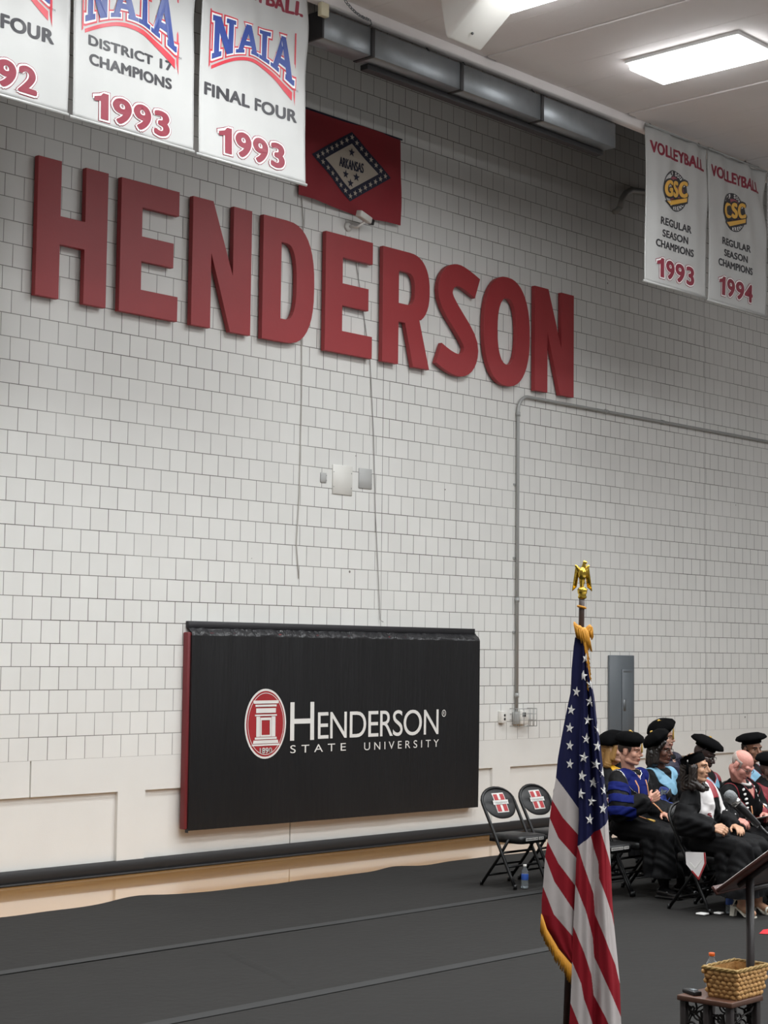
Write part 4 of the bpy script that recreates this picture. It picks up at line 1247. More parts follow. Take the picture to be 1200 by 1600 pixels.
# eagle finial
t2 = G()
ez = 2.315-Z0; ex = 0.0655
t2.lathe([(0.013, 0), (0.022, 0.004), (0.024, 0.012), (0.020, 0.022), (0.026, 0.035), (0.027, 0.052), (0.018, 0.062), (0.010, 0.066)], 20, c=(ex, 0, ez))
E_PARTS = t2.build('finial_cup', 'gold', t)
def blob(parts, voxel=0.006, smooth=4, name='blob'):
    """closed mesh from a union of tapered capsules / ellipsoids; returns (verts, faces) arrays"""
    me = bpy.data.meshes.new(name)
    V, F = [], []
    def addbm(bm):
        bm.verts.index_update(); o = len(V)
        V.extend([tuple(v.co) for v in bm.verts]); F.extend([tuple(v.index+o for v in f.verts) for f in bm.faces]); bm.free()
    for p in parts:
        bm = bmesh.new()
        if p[0] == 'c':
            _, a, ra, b_, rb = p
            for c, r in ((a, ra), (b_, rb)):
                bmesh.ops.create_icosphere(bm, subdivisions=2, radius=r, matrix=Matrix.Translation(c))
            res = bmesh.ops.convex_hull(bm, input=bm.verts[:])
            bmesh.ops.delete(bm, geom=list({e for e in res['geom_interior'] if isinstance(e, bmesh.types.BMVert)}), context='VERTS')
        elif p[0] == 'e':
            _, c, r, R = (p+(None,))[:4]
            bmesh.ops.create_icosphere(bm, subdivisions=3, radius=1)
            for v in bm.verts:
                q = Vector((v.co.x*r[0], v.co.y*r[1], v.co.z*r[2]))
                v.co = (R @ q if R is not None else q)+Vector(c)
        elif p[0] == 'h':
            for q in p[1]: bm.verts.new(q)
            bmesh.ops.convex_hull(bm, input=bm.verts[:])
        addbm(bm)
    me.from_pydata(V, [], F)
    o = bpy.data.objects.new(name, me); COL.objects.link(o)
    md = o.modifiers.new('r', 'REMESH'); md.mode = 'VOXEL'; md.voxel_size = voxel
    if smooth:
        ms = o.modifiers.new('s', 'SMOOTH'); ms.factor = 0.5; ms.iterations = smooth
    dg = bpy.context.evaluated_depsgraph_get()
    m2 = bpy.data.meshes.new_from_object(o.evaluated_get(dg))
    n = len(m2.vertices); v = np.empty(n*3); m2.vertices.foreach_get('co', v); v = v.reshape(-1, 3)
    f = [tuple(pg.vertices) for pg in m2.polygons]
    bpy.data.objects.remove(o); bpy.data.meshes.remove(me); bpy.data.meshes.remove(m2)
    return v, f
def blob_obj(parts, name, m, parent, voxel=0.006, smooth=4):
    v, f = blob(parts, voxel, smooth)
    g = G(); g.v = [tuple(q) for q in v]; g.f = list(f); g.m = [0]*len(f); g.sm = [True]*len(f)
    return g.build(name, m, parent)
b0 = ez+0.06
blob_obj([('c', (ex-0.002, 0, b0+0.005), 0.010, (ex-0.002, 0, b0+0.04), 0.016), ('e', (ex, 0, b0+0.075), (0.024, 0.026, 0.038)), ('c', (ex+0.004, 0, b0+0.10), 0.014, (ex+0.012, -0.004, b0+0.135), 0.010),
          ('c', (ex+0.012, -0.004, b0+0.137), 0.011, (ex+0.022, -0.014, b0+0.136), 0.004), ('c', (ex+0.0, 0.006, b0+0.03), 0.016, (ex-0.005, 0.02, b0-0.01), 0.006)], 'eagle_body', 'gold', t, 0.0025, 3)
for s in (-1, 1):
    parts = []
    for k in range(6):
        a = Vector((ex+s*0.020, 0.008, b0+0.105)); q = k/5
        tip = Vector((ex+s*(0.030+0.022*q), 0.012+0.012*(1-q), b0+0.005-0.02*q+0.0*k))
        parts.append(('c', a+Vector((s*0.010*q, 0, 0.01*q)), 0.007, tip, 0.003))
    parts.append(('c', (ex+s*0.016, 0.006, b0+0.095), 0.009, (ex+s*0.034, 0.008, b0+0.118), 0.007))
    blob_obj(parts, 'eagle_wing', 'gold', t, 0.0022, 2)

# ================================================================== LECTERN, MICROPHONE
LP = Vector((-2.62, -8.675, 1.054))       # low left corner of the sloping top
ux = Vector((0.995, 0.10, 0)); uy = Vector((0.10, -0.995, 0))
sl = math.radians(37)
ud = (uy*math.cos(sl)+Vector((0, 0, 1))*math.sin(sl)); un = ux.cross(ud)*-1
if un.z < 0: un = -un
t = empty('lectern', (LP.x+0.25, LP.y-0.17, 0.0125)); tag(t, 'brown wooden lectern with a sloping top on dark posts', 'lectern')
base = Vector(t.location)
R = Matrix((ux, ud, un)).transposed()
def lloc(a, d, n_): return LP+ux*a+ud*d+un*n_-base
g = G(); g.bbox(0, 0.52, 0, 0.40, 0, 0.016, 0.003, 1, R=R, T=LP-base); g.build('sloping_top', 'sandwood', t)
g = G(); g.bbox(0, 0.52, -0.014, 0.0, -0.004, 0.034, 0.003, 1, R=R, T=LP-base); g.build('lip', 'sandwood', t)
for a in (0.10, 0.42):
    p = LP+ux*a+ud*0.12-base
    g = G(); g.tube([(p.x, p.y, 0.02), (p.x, p.y, p.z-0.012)], 0.0175, 14); g.build('post', 'darkpost', t)
    g = G(); g.bbox(a-0.012, a+0.012, 0.05, 0.24, -0.020, -0.001, 0.003, 1, R=R, T=LP-base); g.build('bracket', 'darkpost', t)
    g = G(); g.bbox(p.x-0.03, p.x+0.03, p.y-0.22, p.y+0.22, 0.0, 0.03, 0.01, 2); g.build('foot', 'darkpost', t)
a0 = LP+ux*0.10+ud*0.12-base; a1 = LP+ux*0.42+ud*0.12-base
g = G(); g.tube([(a0.x, a0.y, a0.z-0.06), (a1.x, a1.y, a1.z-0.06)], 0.014, 10); g.build('cross_rail', 'darkpost', t)
g = G(); R2 = Matrix((ux, uy, Vector((0, 0, 1)))).transposed(); g.box(0.145, 0.160, -0.016, -0.0155, -0.012, 0.006, R=R2, T=LP+ud*0.12-base+Vector((0, 0, -0.045))); g.build('sticker', 'label_white', t)
po = empty('paper_stack', tuple(LP+ux*0.16+ud*0.12+un*0.0165)); tag(po, 'white papers lying on the sloping lectern top', 'paper')
g = G(); g.bbox(-0.14, 0.13, -0.118, 0.17, 0.0, 0.004, 0.001, 1, R=R); g.build('sheets', 'paper', po)
# microphone on a gooseneck
mh = Vector((-2.61, -8.73, 1.446)); mb_ = Vector((-2.545, -8.80, 1.350))
t = empty('microphone', tuple(LP+ux*0.22+ud*0.30+un*0.018)); tag(t, 'grey mesh microphone on a thin black stand above the lectern', 'microphone')
B = Vector(t.location); d = (mb_-mh).normalized()
g = G(); g.lathe([(0.004, -0.026), (0.016, -0.022), (0.024, -0.010), (0.026, 0.002), (0.0245, 0.014), (0.019, 0.030)], 22, c=mh-B, ax=d); g.build('grille', 'mic_grey', t)
g = G(); g.lathe([(0.021, 0.024), (0.021, 0.040), (0.018, 0.042)], 20, c=mh-B, ax=d); g.build('collar', 'silver', t)
g = G(); g.lathe([(0.0185, 0.042), (0.017, 0.07), (0.0125, 0.16), (0.011, 0.165)], 18, c=mh-B, ax=d); g.build('handle', 'black_plastic', t)
e = mh+d*0.165-B
g = G(); g.tube([e, e+d*0.06, e+d*0.12+Vector((0, 0, -0.01)), e+d*0.16+Vector((0.03, -0.03, -0.06)), Vector((0.03, -0.03, 0.06)), Vector((0, 0, 0.0))], [0.008, 0.007, 0.006, 0.006, 0.006, 0.008], 8); g.build('gooseneck', 'black_plastic', t)
g = G(); g.lathe([(0.03, 0), (0.03, 0.006), (0.012, 0.014)], 16, ax=un); g.build('mount', 'black_plastic', t)

# ================================================================== SIDE TABLE WITH BASKET
TZ = 0.65
th = 0.0
TF = Vector((-2.757, -8.822)); tx = Vector((math.cos(th), math.sin(th))); ty = Vector((-math.sin(th), math.cos(th)))
TWX, TWY = 0.243, 0.256
tc_ = TF+tx*TWX/2+ty*TWY/2
t = empty('side_table', (tc_.x, tc_.y, 0.0125), th); tag(t, 'small brown side table with black iron scrollwork under the basket', 'table')
hx, hy = TWX/2, TWY/2
H_ = TZ-0.0125
g = G(); g.bbox(-hx, hx, -hy, hy, H_-0.022, H_, 0.004, 2); g.build('tabletop', 'tablewood', t)
for sx in (-1, 1):
    for sy in (-1, 1):
        g = G(); g.bbox(sx*(hx-0.022)-0.014, sx*(hx-0.022)+0.014, sy*(hy-0.022)-0.014, sy*(hy-0.022)+0.014, 0, H_-0.022, 0.003, 1); g.build('leg', 'darkpost', t)
for (x, y) in ((-(hx-0.022), 0.0), ((hx-0.022), 0.0)):
    g = G(); g.bbox(x-0.011, x+0.011, y-0.013, y+0.013, 0.10, H_-0.022, 0.003, 1); g.build('stile', 'darkpost', t)
g = G(); g.bbox(-hx+0.02, hx-0.02, -hy+0.02, hy-0.02, 0.09, 0.105, 0.003, 1); g.build('shelf', 'tablewood', t)
def spiral(c, r0, r1, a0, turns, n=22):
    return [(c[0]+(r0+(r1-r0)*k/n)*math.cos(a0+turns*2*PI*k/n), c[1]+(r0+(r1-r0)*k/n)*math.sin(a0+turns*2*PI*k/n)) for k in range(n+1)]
def scroll(x0, x1, zt, f3, parent, flip=1):
    g = G(); w = x1-x0; m_ = (x0+x1)/2; sgn = flip
    curves = [spiral((x0+w*0.30, zt-0.045), 0.030, 0.008, 2.2 if sgn > 0 else 0.9, sgn*1.1),
              spiral((x0+w*0.68, zt-0.10), 0.028, 0.008, -1.2, -sgn*1.1),
              [(x0, zt-0.11), (x0+w*0.25, zt-0.06), (x0+w*0.55, zt-0.04), (x0+w*0.85, zt-0.035), (x1, zt-0.005)],
              [(x0, zt-0.14), (x0+w*0.4, zt-0.115), (x0+w*0.8, zt-0.10), (x1, zt-0.095)],
              [(x0, zt-0.02), (x0+w*0.2, zt-0.03), (x0+w*0.15, zt-0.06), (x0+w*0.02, zt-0.08)],
              [(x0, zt-0.17), (x1, zt-0.17)], [(x0, zt-0.31), (x1, zt-0.31)],
              spiral((x0+w*0.35, zt-0.23), 0.032, 0.008, 0.4, sgn*1.2), spiral((x0+w*0.72, zt-0.25), 0.026, 0.008, 2.4, -sgn*1.1)]
    for c in curves: g.tube([f3(u, v) for u, v in c], 0.0042, 6)
    g.build('iron_scroll', 'iron', parent)
zt_ = H_-0.024
ix = hx-0.022; iy = hy-0.022
for a, b_, fl in ((-iy+0.014, -0.013, 1), (0.013, iy-0.014, -1)):
    scroll(a, b_, zt_, lambda u, v: (-ix, u, v), t, fl); scroll(a, b_, zt_, lambda u, v: (ix, u, v), t, fl)
scroll(-ix+0.014, ix-0.014, zt_, lambda u, v: (u, -iy, v), t, 1); scroll(-ix+0.014, ix-0.014, zt_, lambda u, v: (u, iy, v), t, -1)

# basket
bx0, bx1, by0, by1 = -2.712, -2.472, -8.815, -8.660
bc = Vector(((bx0+bx1)/2, (by0+by1)/2))
t = empty('basket', (bc.x-0.002, bc.y-0.004, TZ)); tag(t, 'tan woven basket on the small side table', 'basket')
RW, RD, BW, BD, BH = (bx1-bx0)/2, (by1-by0)/2, 0.100, 0.064, 0.112
def side_pt(k, u, v):
    w = BW+(RW-BW)*v; d = BD+(RD-BD)*v; z = BH*v
    return [(u*w, -d, z), (w, u*d, z), (-u*w, d, z), (-w, -u*d, z)][k]
nrm = [(0, -1, 0), (1, 0, 0), (0, 1, 0), (-1, 0, 0)]
for k in range(4):
    g = G()
    rows = 6; cols = 7 if k % 2 == 0 else 5
    n = 8; vs = []; fs = []
    for side in (0, 1):
        o = len(vs)
        for j in range(n+1):
            for i in range(n+1):
                p = side_pt(k, -1+2*i/n, j/n); q = -0.004 if side == 0 else -0.010
                vs.append((p[0]+nrm[k][0]*q, p[1]+nrm[k][1]*q, p[2]+0.003))
        for j in range(n):
            for i in range(n):
                a = o+j*(n+1)+i; fs.append((a, a+1, a+n+2, a+n+1))
    g.add(vs, fs, 0, True)
    for r in range(rows):
        for c in range(cols):
            u = -1+2*(c+0.5+(0.5 if r % 2 else 0))/cols
            if u > 1: u = 0.98
            v = (r+0.5)/rows*0.96
            p = Vector(side_pt(k, u*0.97, v)); wlen = (BW if k % 2 == 0 else BD)*2/cols
            jz = random.uniform(-0.002, 0.002); sc = random.uniform(0.9, 1.15)
            rad = (wlen*0.66*sc, 0.0072, 0.0112) if k % 2 == 0 else (0.0072, wlen*0.66*sc, 0.0112)
            g.ell((p.x, p.y, p.z+jz+0.002), rad, 0, Euler((0, random.uniform(-0.25, 0.25), 0)).to_matrix() if k % 2 == 0 else Euler((random.uniform(-0.25, 0.25), 0, 0)).to_matrix(), 2)
    g.build('woven_side', 'wicker', t)
g = G(); g.box(-BW, BW, -BD, BD, 0.0, 0.008); g.build('bottom', 'wicker', t)
g = G(); n = 60; pth = []
cor = [(-RW, -RD), (RW, -RD), (RW, RD), (-RW, RD)]
for q in range(4):
    a, b_ = cor[q], cor[(q+1) % 4]
    for i in range(12): pth.append((a[0]+(b_[0]-a[0])*i/12, a[1]+(b_[1]-a[1])*i/12, BH+0.004))
for k in range(3):
    g.tube([(p[0]*(1+0.02*math.cos(i*1.1+k*2.1)), p[1]*(1+0.03*math.cos(i*1.1+k*2.1)), p[2]+0.004*math.sin(i*1.1+k*2.1)) for i, p in enumerate(pth)], 0.0055, 6, closed=True)
g.build('rim', 'wicker_rim', t)
g = G()
for i in range(7):
    a = i*0.9
    g.ell((0.055*math.cos(a)*(0.4+0.1*i), 0.03*math.sin(a)*(0.4+0.1*i), 0.045+0.006*(i % 3)), (0.03, 0.02, 0.012), 0, Euler((0.3*i, 0.2*i, i)).to_matrix(), 2)
tag(g.build('wrapped_sweets', 'wicker_rim', None, (bc.x, bc.y, TZ)), 'tan wrapped bits lying in the woven basket', 'sweets', kind='stuff')
bottle('bottle with an orange cap standing behind the basket', (-2.575, -8.618, TZ), 0.152, 0.025, 'orange', 'label_white')
t = empty('pocket_recorder', (-2.700, -8.612, TZ), 0.9); tag(t, 'small dark clip-on device lying on the left corner of the side table', 'device')
t.location = (-2.703, -8.604, TZ); t.rotation_euler = (0, 0, math.radians(66))
g = G(); g.bbox(-0.043, 0.043, -0.02, 0.02, 0.0, 0.017, 0.004, 2); g.build('body', 'black_plastic', t)
g = G(); g.bbox(-0.03, 0.005, -0.012, 0.012, 0.016, 0.021, 0.002, 1); g.build('clip', 'panel_grey', t)

# red cloth and papers on the floor
g = G(); vs = [(2.53, -5.83, 0.014), (2.62, -5.81, 0.03), (2.75, -5.86, 0.035), (2.95, -5.95, 0.02), (3.0, -6.25, 0.016), (2.75, -6.15, 0.03), (2.58, -5.98, 0.018), (2.70, -5.97, 0.05)]
g.add(vs, [(0, 1, 7), (1, 2, 7), (2, 3, 7), (3, 4, 7), (4, 5, 7), (5, 6, 7), (6, 0, 7)], 0, True)
g.add([(q[0], q[1], 0.0127) for q in vs[:7]], [(6, 5, 4, 3, 2, 1, 0)], 0)
g.add([q for q in vs[:7]]+[(q[0], q[1], 0.0127) for q in vs[:7]], [((i+1) % 7, i, i+7, (i+1) % 7+7) for i in range(7)], 0)
tag(g.build('dropped_cloth', 'red_cloth'), 'red folded cloth on the floor at the right edge', 'cloth')
for (x0, y0, x1, y1, lab) in ((3.00, -5.07, 3.075, -4.99, 'small white paper scrap on the floor left of the student chair foot'), (3.13, -5.13, 3.20, -5.07, 'white folded paper on the floor between the student chair foot and the water bottle')):
    g = G(); g.bbox(x0, x1, y0, y1, 0.0127, 0.027, 0.004, 1)
    tag(g.build('folded_paper', 'paper'), lab, 'paper')

# ================================================================== PEOPLE
def V3(*a): return Vector(a)
def mesh_from(v, f, name, mats, parent, midx=None):
    g = G(); g.v = [tuple(q) for q in v]; g.f = list(f); g.m = [0]*len(f) if midx is None else list(midx); g.sm = [True]*len(f)
    return g.build(name, mats, parent)
def tri_centers(v, f):
    q = np.array([[*(k if len(k) == 4 else (k[0], k[1], k[2], k[2]))] for k in f])
    c = v[q].mean(1)
    n = np.cross(v[q[:, 2]]-v[q[:, 0]], v[q[:, 3]]-v[q[:, 1]]); n /= (np.linalg.norm(n, axis=1, keepdims=True)+1e-12)
    return q, c, n
def vert_normals(v, q, n):
    vn = np.zeros_like(v)
    for k in range(4): np.add.at(vn, q[:, k], n)
    return vn/(np.linalg.norm(vn, axis=1, keepdims=True)+1e-12)
def patch(v, q, vn, mask, t, name, m, parent):
    """piece of cloth lying on another cloth: the chosen faces lifted by t, with a turned edge"""
    idx = np.where(mask)[0]
    if len(idx) == 0: return None
    fs = q[idx]; used = np.unique(fs); mp = -np.ones(len(v), int); mp[used] = np.arange(len(used))
    top = v[used]+vn[used]*t; bot = v[used]+vn[used]*(t*0.1)
    F = [tuple(dict.fromkeys(mp[k])) for k in fs]
    F = [k for k in F if len(k) >= 3]
    cnt = {}
    for k in F:
        for a, b_ in zip(k, k[1:]+k[:1]): cnt[(a, b_)] = cnt.get((a, b_), 0)+1
    n = len(used)
    edge = [(a, b_) for (a, b_) in cnt if (b_, a) not in cnt]
    nb = {}
    for a, b_ in edge: nb.setdefault(a, []).append(b_); nb.setdefault(b_, []).append(a)
    for _ in range(5):
        new = {a: (top[a]*0.5+sum(top[i] for i in k)/len(k)*0.5) for a, k in nb.items() if len(k) == 2}
        for a, p_ in new.items(): bot[a] += p_-top[a]; top[a] = p_
    F2 = F+[(b_, a, a+n, b_+n) for a, b_ in edge]
    return mesh_from(np.vstack([top, bot]), F2, name, m, parent)
def seg_dist(c, pts):
    best = np.full(len(c), 9.0)
    for a, b_ in zip(pts, pts[1:]):
        a = np.array(a); b_ = np.array(b_); d = b_-a
        t = np.clip(((c-a)@d)/(d@d+1e-12), 0, 1)
        best = np.minimum(best, np.linalg.norm(c-(a+t[:, None]*d), axis=1))
    return best
def rot_head(yaw, pitch, roll=0.0):
    return Matrix.Rotation(yaw, 3, 'Z') @ Matrix.Rotation(pitch, 3, 'X') @ Matrix.Rotation(roll, 3, 'Y')

def hand_parts(wrist, d, n, side, curl):
    """palm, four bent fingers and a thumb; d along the hand, n out of the palm, side +1 if the thumb lies along d x n"""
    d = Vector(d).normalized(); n = Vector(n); n = (n-d*n.dot(d)).normalized(); s = d.cross(n)*side
    w = Vector(wrist); P = []
    base = [(-0.033, 0.080, 0.060), (-0.0115, 0.086, 0.072), (0.0105, 0.088, 0.078), (0.032, 0.084, 0.070)]
    for k, (o, l, fl) in enumerate(base):
        kn = w+d*l+s*o*0.95
        P.append(('c', w+s*o*0.55+d*0.012, 0.0165, kn, 0.0125))
        ang = 0.0; p = kn; r = 0.0092 if k else 0.0082
        for q, (fr, dr) in enumerate(((0.45, 0.95), (0.32, 0.9), (0.23, 0.84))):
            ang += curl*(0.75 if q == 0 else 1.0)
            e = p+(d*math.cos(ang)+n*math.sin(ang)+s*o*0.12)*(fl*fr)
            P.append(('c', p, r, e, r*dr)); p = e; r *= dr
    tb = w+d*0.026+s*0.026
    t1 = tb+(d*0.55+s*0.62+n*0.40).normalized()*0.038; t2 = t1+(d*0.80+s*(0.15-0.2*curl)+n*(0.35+0.4*curl)).normalized()*0.030
    P += [('c', tb, 0.0135, t1, 0.0108), ('c', t1, 0.0108, t2, 0.0085)]
    return P

SKIN = {}
def skin_mat(c):
    if c not in SKIN:
        m = mat('skin_'+c, c, 0.5, var=0.06, vscale=25); SKIN[c] = m
    return SKIN[c]
MT['eye_white'] = mat('eye_white', 'a0948b', 0.3)
MT['eye_dark'] = mat('eye_dark', '1c1512', 0.2)
LIP = {}
def lip_mat(c):
    k = tuple(int(c[i:i+2], 16) for i in (0, 2, 4)); h = '%02x%02x%02x' % (int(k[0]*0.80), int(k[1]*0.62), int(k[2]*0.62))
    if h not in LIP: LIP[h] = mat('lip_'+h, h, 0.45)
    return LIP[h]

def person(label, base, head, yaw, pitch, skin, brow, right, left, lean=0.0, width=1.0, hair=None, gown=True, sleeve=1.0, hem=0.13, roll=0.0, skirt=1.0, trousers=True):
    """seated figure facing local +Y; right / left: (elbow, wrist, hand direction, palm normal, finger curl)"""
    t = empty('person', (base[0], base[1], 0.0125), PI)
    tag(t, label, 'person', 'seated people in academic dress')
    hc = Vector(head); sz = hc.z-0.180; sh_y = 0.005+lean*0.6
    RH = rot_head(yaw, pitch, roll)
    H = lambda x, y, z: hc + RH @ Vector((x, y, z))
    w = width
    B = []
    # trunk
    B += [('e', (0, 0.01, 0.53), (0.155*w, 0.115, 0.10)), ('c', (0, 0.0, 0.56), 0.115*w, (0, lean*0.4, 0.80), 0.12*w), ('c', (0, lean*0.4, 0.78), 0.12*w, (0, sh_y, sz-0.07), 0.105*w),
          ('c', (-0.14*w, sh_y, sz-0.035), 0.055, (0.14*w, sh_y, sz-0.035), 0.055), ('c', (0, sh_y-0.005, sz-0.02), 0.062, tuple(H(0, -0.028, -0.06)), 0.055)]
    for s in (-1, 1):
        B += [('c', (s*0.09, 0.02, 0.53), 0.078, (s*0.115, 0.43, 0.505), 0.055), ('c', (s*0.115, 0.43, 0.50), 0.052, (s*0.12, 0.44, 0.10), 0.036), ('c', (s*0.12, 0.425, 0.075), 0.034, (s*0.125, 0.54, 0.035), 0.026)]
    arms = {}
    for s, A in ((1, right), (-1, left)):
        el, wr, hd, pn, cu = A
        sh = V3(s*0.17*w, sh_y, sz-0.05)
        B += [('c', sh, 0.05, el, 0.04), ('c', el, 0.041, wr, 0.026), ('c', wr, 0.026, Vector(wr)+Vector(hd).normalized()*0.02, 0.024)]
        B += hand_parts(wr, hd, pn, s, cu)
        arms[s] = (sh, Vector(el), Vector(wr))
    # head
    B += [('e', H(0, -0.014, 0.034), (0.074, 0.094, 0.082), RH), ('e', H(0, 0.028, -0.030), (0.057, 0.060, 0.082), RH), ('e', H(0, 0.058, -0.095), (0.026, 0.026, 0.020), RH),
          ('c', H(-0.045, -0.002, -0.070), 0.024, H(-0.018, 0.055, -0.093), 0.020), ('c', H(0.045, -0.002, -0.070), 0.024, H(0.018, 0.055, -0.093), 0.020),
          ('e', H(-0.040, 0.052, -0.024), (0.024, 0.026, 0.026), RH), ('e', H(0.040, 0.052, -0.024), (0.024, 0.026, 0.026), RH),
          ('c', H(0, 0.084, 0.016), 0.010, H(0, 0.108, -0.026), 0.0125), ('c', H(-0.012, 0.092, -0.034), 0.0085, H(0.012, 0.092, -0.034), 0.0085),
          ('c', H(-0.042, 0.070, 0.030), 0.014, H(-0.010, 0.082, 0.024), 0.013), ('c', H(0.042, 0.070, 0.030), 0.014, H(0.010, 0.082, 0.024), 0.013),
          ('e', H(0, 0.082, -0.056), (0.025, 0.014, 0.0075), RH), ('e', H(0, 0.080, -0.070), (0.021, 0.014, 0.0080), RH),
          ('e', H(-0.078, -0.012, -0.006), (0.011, 0.022, 0.032), RH @ Matrix.Rotation(0.25, 3, 'Z')), ('e', H(0.078, -0.012, -0.006), (0.011, 0.022, 0.032), RH @ Matrix.Rotation(-0.25, 3, 'Z')),
          ('e', H(-0.029, 0.070, 0.004), (0.013, 0.011, 0.010), RH), ('e', H(0.029, 0.070, 0.004), (0.013, 0.011, 0.010), RH)]
    v, f = blob(B, 0.0048, 3)
    q, c, n = tri_centers(v, f)
    RHi = np.array(RH.transposed()); hl = (c-np.array(hc))@RHi.T
    x, y, z = hl[:, 0], hl[:, 1], hl[:, 2]; ax_ = np.abs(x)
    front = (y > 0.045)
    mi = np.zeros(len(f), int)
    mi[front & (((ax_-0.0)/0.024)**2+((z+0.063)/0.0105)**2 < 1) & (y > 0.07)] = 1
    mi[front & (((ax_-0.030)/0.0125)**2+((z-0.004)/0.0050)**2 < 1)] = 2
    mi[front & (((ax_-0.030)/0.0075)**2+((z-0.004)/0.0062)**2 < 1)] = 3
    mi[front & (np.abs(z-(0.027-0.004*np.abs(ax_-0.03)/0.02)) < 0.0042) & (ax_ > 0.010) & (ax_ < 0.048)] = 4
    if trousers: mi[(c[:, 2] < 0.46) & (np.abs(c[:, 0]) < 0.2)] = 5
    body = mesh_from(v, f, 'body', [skin_mat(skin), lip_mat(skin), 'eye_white', 'eye_dark', brow, 'gown'], t, mi)
    bv = (v, q, c, vert_normals(v, q, n), hl)
    # gown
    Gp = [('e', (0, 0.01+lean*0.3, 0.78), (0.185*w, 0.145, 0.25)), ('e', (0, 0.03, 0.56), (0.205*w, 0.175, 0.13)), ('c', (-0.15*w, sh_y, sz-0.045), 0.075, (0.15*w, sh_y, sz-0.045), 0.075),
          ('e', (0, sh_y+0.005, sz-0.015), (0.105, 0.095, 0.05)), ('c', (0, 0.12, 0.55), 0.10, (0, 0.44, 0.515), 0.085)]
    for s in (-1, 1):
        kx = s*(0.125+0.03*(skirt-1))
        Gp += [('c', (s*0.10, 0.05, 0.545), 0.11, (kx, 0.44, 0.515), 0.088), ('c', (kx, 0.45, 0.50), 0.090, (kx+s*0.03*skirt, 0.45, hem-0.06), 0.115*skirt), ('c', (kx, 0.30, 0.45), 0.085, (kx, 0.34, hem-0.06), 0.085)]
    Gp += [('c', (0, 0.46, 0.48), 0.085, (0, 0.46, hem-0.06), 0.105)]
    for s in (1, -1):
        sh, el, wr = arms[s]
        cuff = el.lerp(wr, 0.84); k = sleeve
        Gp += [('c', sh, 0.078, el, 0.088*k), ('c', el, 0.088*k, cuff, 0.062*k), ('c', el+V3(0, 0, -0.03), 0.075*k, cuff+V3(0, 0, -0.045*k), 0.052*k)]
    gv, gf = blob(Gp, 0.0068, 9)
    gf = [k for k in gf if min(gv[i][2] for i in k) > hem]
    gq, gc, gn = tri_centers(gv, gf); gvn = vert_normals(gv, gq, gn)
    sd = base[0]*7.3
    X, Y, Z = gv[:, 0], gv[:, 1], gv[:, 2]
    fold = 0.0050*np.sin(52*X+9*np.sin(6*Z+sd)+sd)+0.0045*np.sin(31*Y+23*X-17*Z+sd*2)+0.003*np.sin(75*X-20*Y+11*np.sin(9*Z))+np.where(Z < 0.5, 0.011*np.clip((0.5-Z)/0.3, 0, 1)*np.sin(58*(X+0.6*Y)+3*np.sin(5*Z)+sd), 0)
    damp = np.where(Z > sz-0.10, 0.35, 1.0)
    gv = gv+gvn*(fold*damp)[:, None]
    gq, gc, gn = tri_centers(gv, gf); gvn = vert_normals(gv, gq, gn)
    go = mesh_from(gv, gf, 'gown', 'gown', t)
    # leather shoes
    K = dict(root=t, body=body, bv=bv, g=(gv, gq, gc, gn, gvn), gown=go, H=H, RH=RH, hc=hc, sz=sz, sh_y=sh_y, arms=arms, lean=lean)
    return K
def shoes(K, m='shoe_black'):
    for s in (-1, 1):
        a = [('c', (s*0.12, 0.40, 0.045), 0.040, (s*0.122, 0.47, 0.040), 0.038), ('c', (s*0.122, 0.47, 0.034), 0.036, (s*0.128, 0.575, 0.026), 0.027), ('h', [(s*0.12+i*0.036, 0.36+j*0.235, k*0.016) for i in (-1, 1) for j in (0, 1) for k in (0, 1)])]
        blob_obj(a, 'shoe', m, K['root'], 0.006, 3)
def gpatch(K, fn, t, name, m, parent=None):
    gv, gq, gc, gn, gvn = K['g']
    return patch(gv, gq, gvn, fn(gc[:, 0], gc[:, 1], gc[:, 2], gn, gc), t, name, m, parent or K['root'])
def bpatch(K, fn, t, name, m):
    v, q, c, vn, hl = K['bv']
    return patch(v, q, vn, fn(hl[:, 0], hl[:, 1], hl[:, 2], c), t, name, m, K['root'])
def surf(K, x, z, off=0.006):
    gv, gq, gc, gn, gvn = K['g']
    msk = gn[:, 1] > 0.1
    d = (gc[msk][:, 0]-x)**2+(gc[msk][:, 2]-z)**2
    k = np.argsort(d)[:6]; return float(gc[msk][k][:, 1].max())+off
